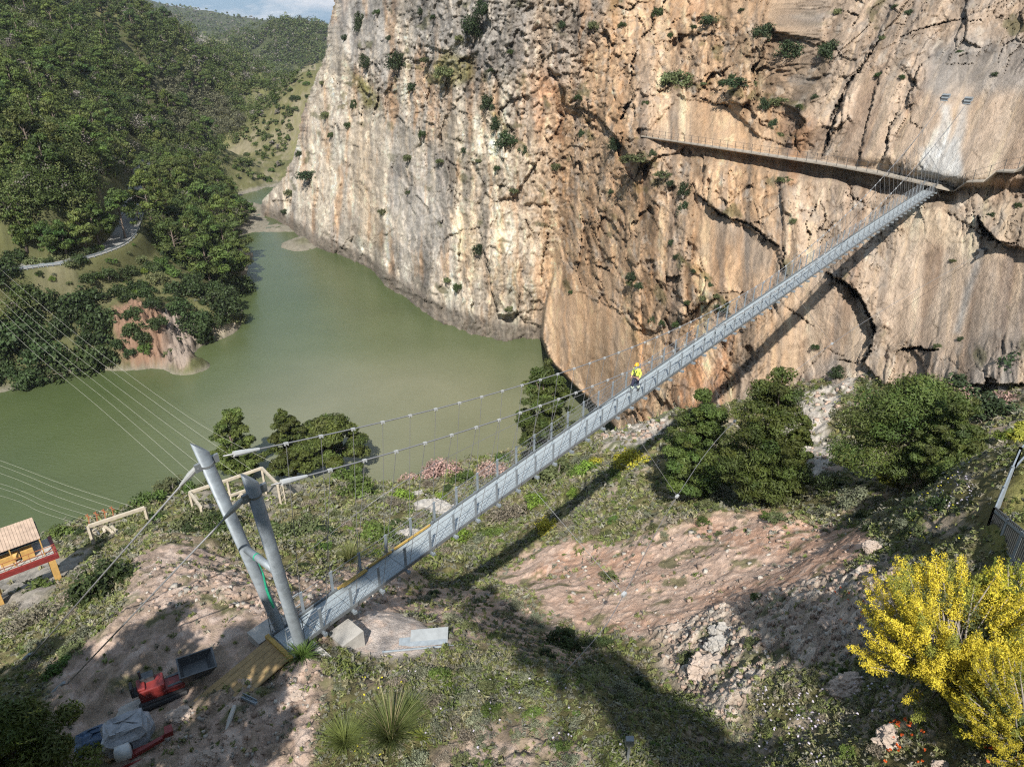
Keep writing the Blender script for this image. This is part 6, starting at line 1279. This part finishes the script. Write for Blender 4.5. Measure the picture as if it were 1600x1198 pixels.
for k, (px, py, rp) in enumerate(SPIT):
    if px < 205 and 383 < py < (428 if px > 110 else 464): continue
    rp *= 1.35; g = on_ground(px, py); t = proj(g)[2]; kind = 'dark' if rp > 17 else random.choice(('olive', 'green', 'dark'))
    shrub(kind, (g[0], g[1], g[2]-.2), rp*t/FPX*1.05, 'large dark bush on the grassy spit across the lake' if rp > 17 else 'small bush on the grassy spit across the lake', 'large dark bushes across the lake' if rp > 17 else 'small bushes across the lake', sz=random.uniform(.9, 1.25))
_q = 0
while _q < 75:
    px = random.uniform(0, 385); py = random.uniform(385, 480)
    if not pinside(px, py, [(0,432),(60,424),(110,416),(200,388),(250,398),(330,425),(380,440),(345,475),(210,470),(100,460),(0,460)]): continue
    g = on_ground(px, py); t = proj(g)[2]; rr_ = random.uniform(4, 9); _q += 1
    if np.min(np.hypot(ROADL[:, 0]-g[0], ROADL[:, 1]-g[1])) < 4: continue
    shrub(random.choice(('olive', 'green', 'lime', 'grey', 'dark')), (g[0], g[1], g[2]-.1), rr_*t/FPX, 'little shrub on the grass just below the road across the lake', 'little shrubs below the far road', nm='scrub_bush')
for k in range(150):
    px = random.uniform(345, 510); py = random.uniform(100, 320)
    if not pinside(px, py, [(500,100),(470,175),(448,250),(415,300),(400,320),(352,262),(345,240),(400,190),(440,150)]): continue
    g = ground_hit(px, py, 150, 1200, 400)
    if g is None: continue
    shrub(random.choice(('olive', 'dark', 'green')), (g[0], g[1], gz(g[0], g[1])[0]), random.uniform(2.5, 8)*proj(g)[2]/FPX, 'small shrub on the dry grass slope behind the grey wall', 'small shrubs on the dry grass slope')
# the remaining wood as one mass
r_ = np.random.default_rng(95); cen = []; rad = []; col = []
WPOLY = [([(-60,-20),(195,-6),(265,35),(335,92),(430,100),(470,120),(440,150),(400,190),(345,240),(330,262),(385,330),(392,400),(384,440),(330,445),(250,398),(228,372),(222,300),(200,262),(198,330),(172,358),(60,345),(-60,350)], 3600), ([(330,85),(420,45),(440,32),(512,40),(505,95),(440,118),(330,110)], 1500), ([(190,0),(230,-4),(330,20),(430,40),(420,60),(330,90),(250,40)], 1100), ([(500,90),(470,175),(448,250),(415,300),(395,312),(352,262),(345,240),(400,190),(440,150)], 110), ([(-60,470),(30,470),(60,480),(60,530),(-60,600)], 40)]
for poly, n in WPOLY:
    a = np.array(poly); x = r_.uniform(a[:, 0].min(), a[:, 0].max(), n*2); y = r_.uniform(a[:, 1].min(), a[:, 1].max(), n*2); ok = inpoly(x, y, poly)
    for px, py in zip(x[ok], y[ok]):
        g = ground_hit(px, py, 110, 3200, 260)
        if g is None or g[2] < WATER+1: continue
        if np.min(np.hypot(ROADL[:, 0]-g[0], ROADL[:, 1]-g[1])) < 5.5: continue
        t = proj(g)[2]
        if pinside(px, py, [(290,66),(356,62),(358,80),(300,82)]): continue
        if t > 190 and fbm(np.array([g[0]*.022]), np.array([g[1]*.022]), np.array([3.]), 3)[0] > .30: continue
        z = gz(g[0], g[1])[0]
        R = r_.uniform(1.6, 4.2)*(1 if t < 600 else 1.5); kind = r_.uniform()
        b = np.array((.062,.092,.024)) if kind < .66 else (np.array((.10,.122,.04)) if kind < .9 else np.array((.17,.155,.13)))
        if pinside(px, py, [(210,140),(300,120),(340,150),(385,200),(330,240),(250,215)]): b = np.array((.105,.108,.062))
        if px > 345 and pinside(px, py, WPOLY[3][0]): R *= .5
        for q in range(4 if t < 500 else 2): cen.append((g[0]+r_.normal()*R*.5, g[1]+r_.normal()*R*.5, z+R*r_.uniform(.5, 1.9))); rad.append(R*r_.uniform(.5, .8)); col.append(b*r_.uniform(.7, 1.25))
cen = np.array(cen); rad = np.array(rad); tt = proj(cen)[2]; v, c = leaves(cen, rad, np.where(tt < 350, 60, np.where(tt < 700, 34, 14)), np.maximum(.36, tt*.0015), np.array(col), 96, 1.8, .8, .8, .35, .25); tag(leaf_obj('far_wood', v, c, M_leafs), kind='stuff')
print('leaf quads', len(v)//4)
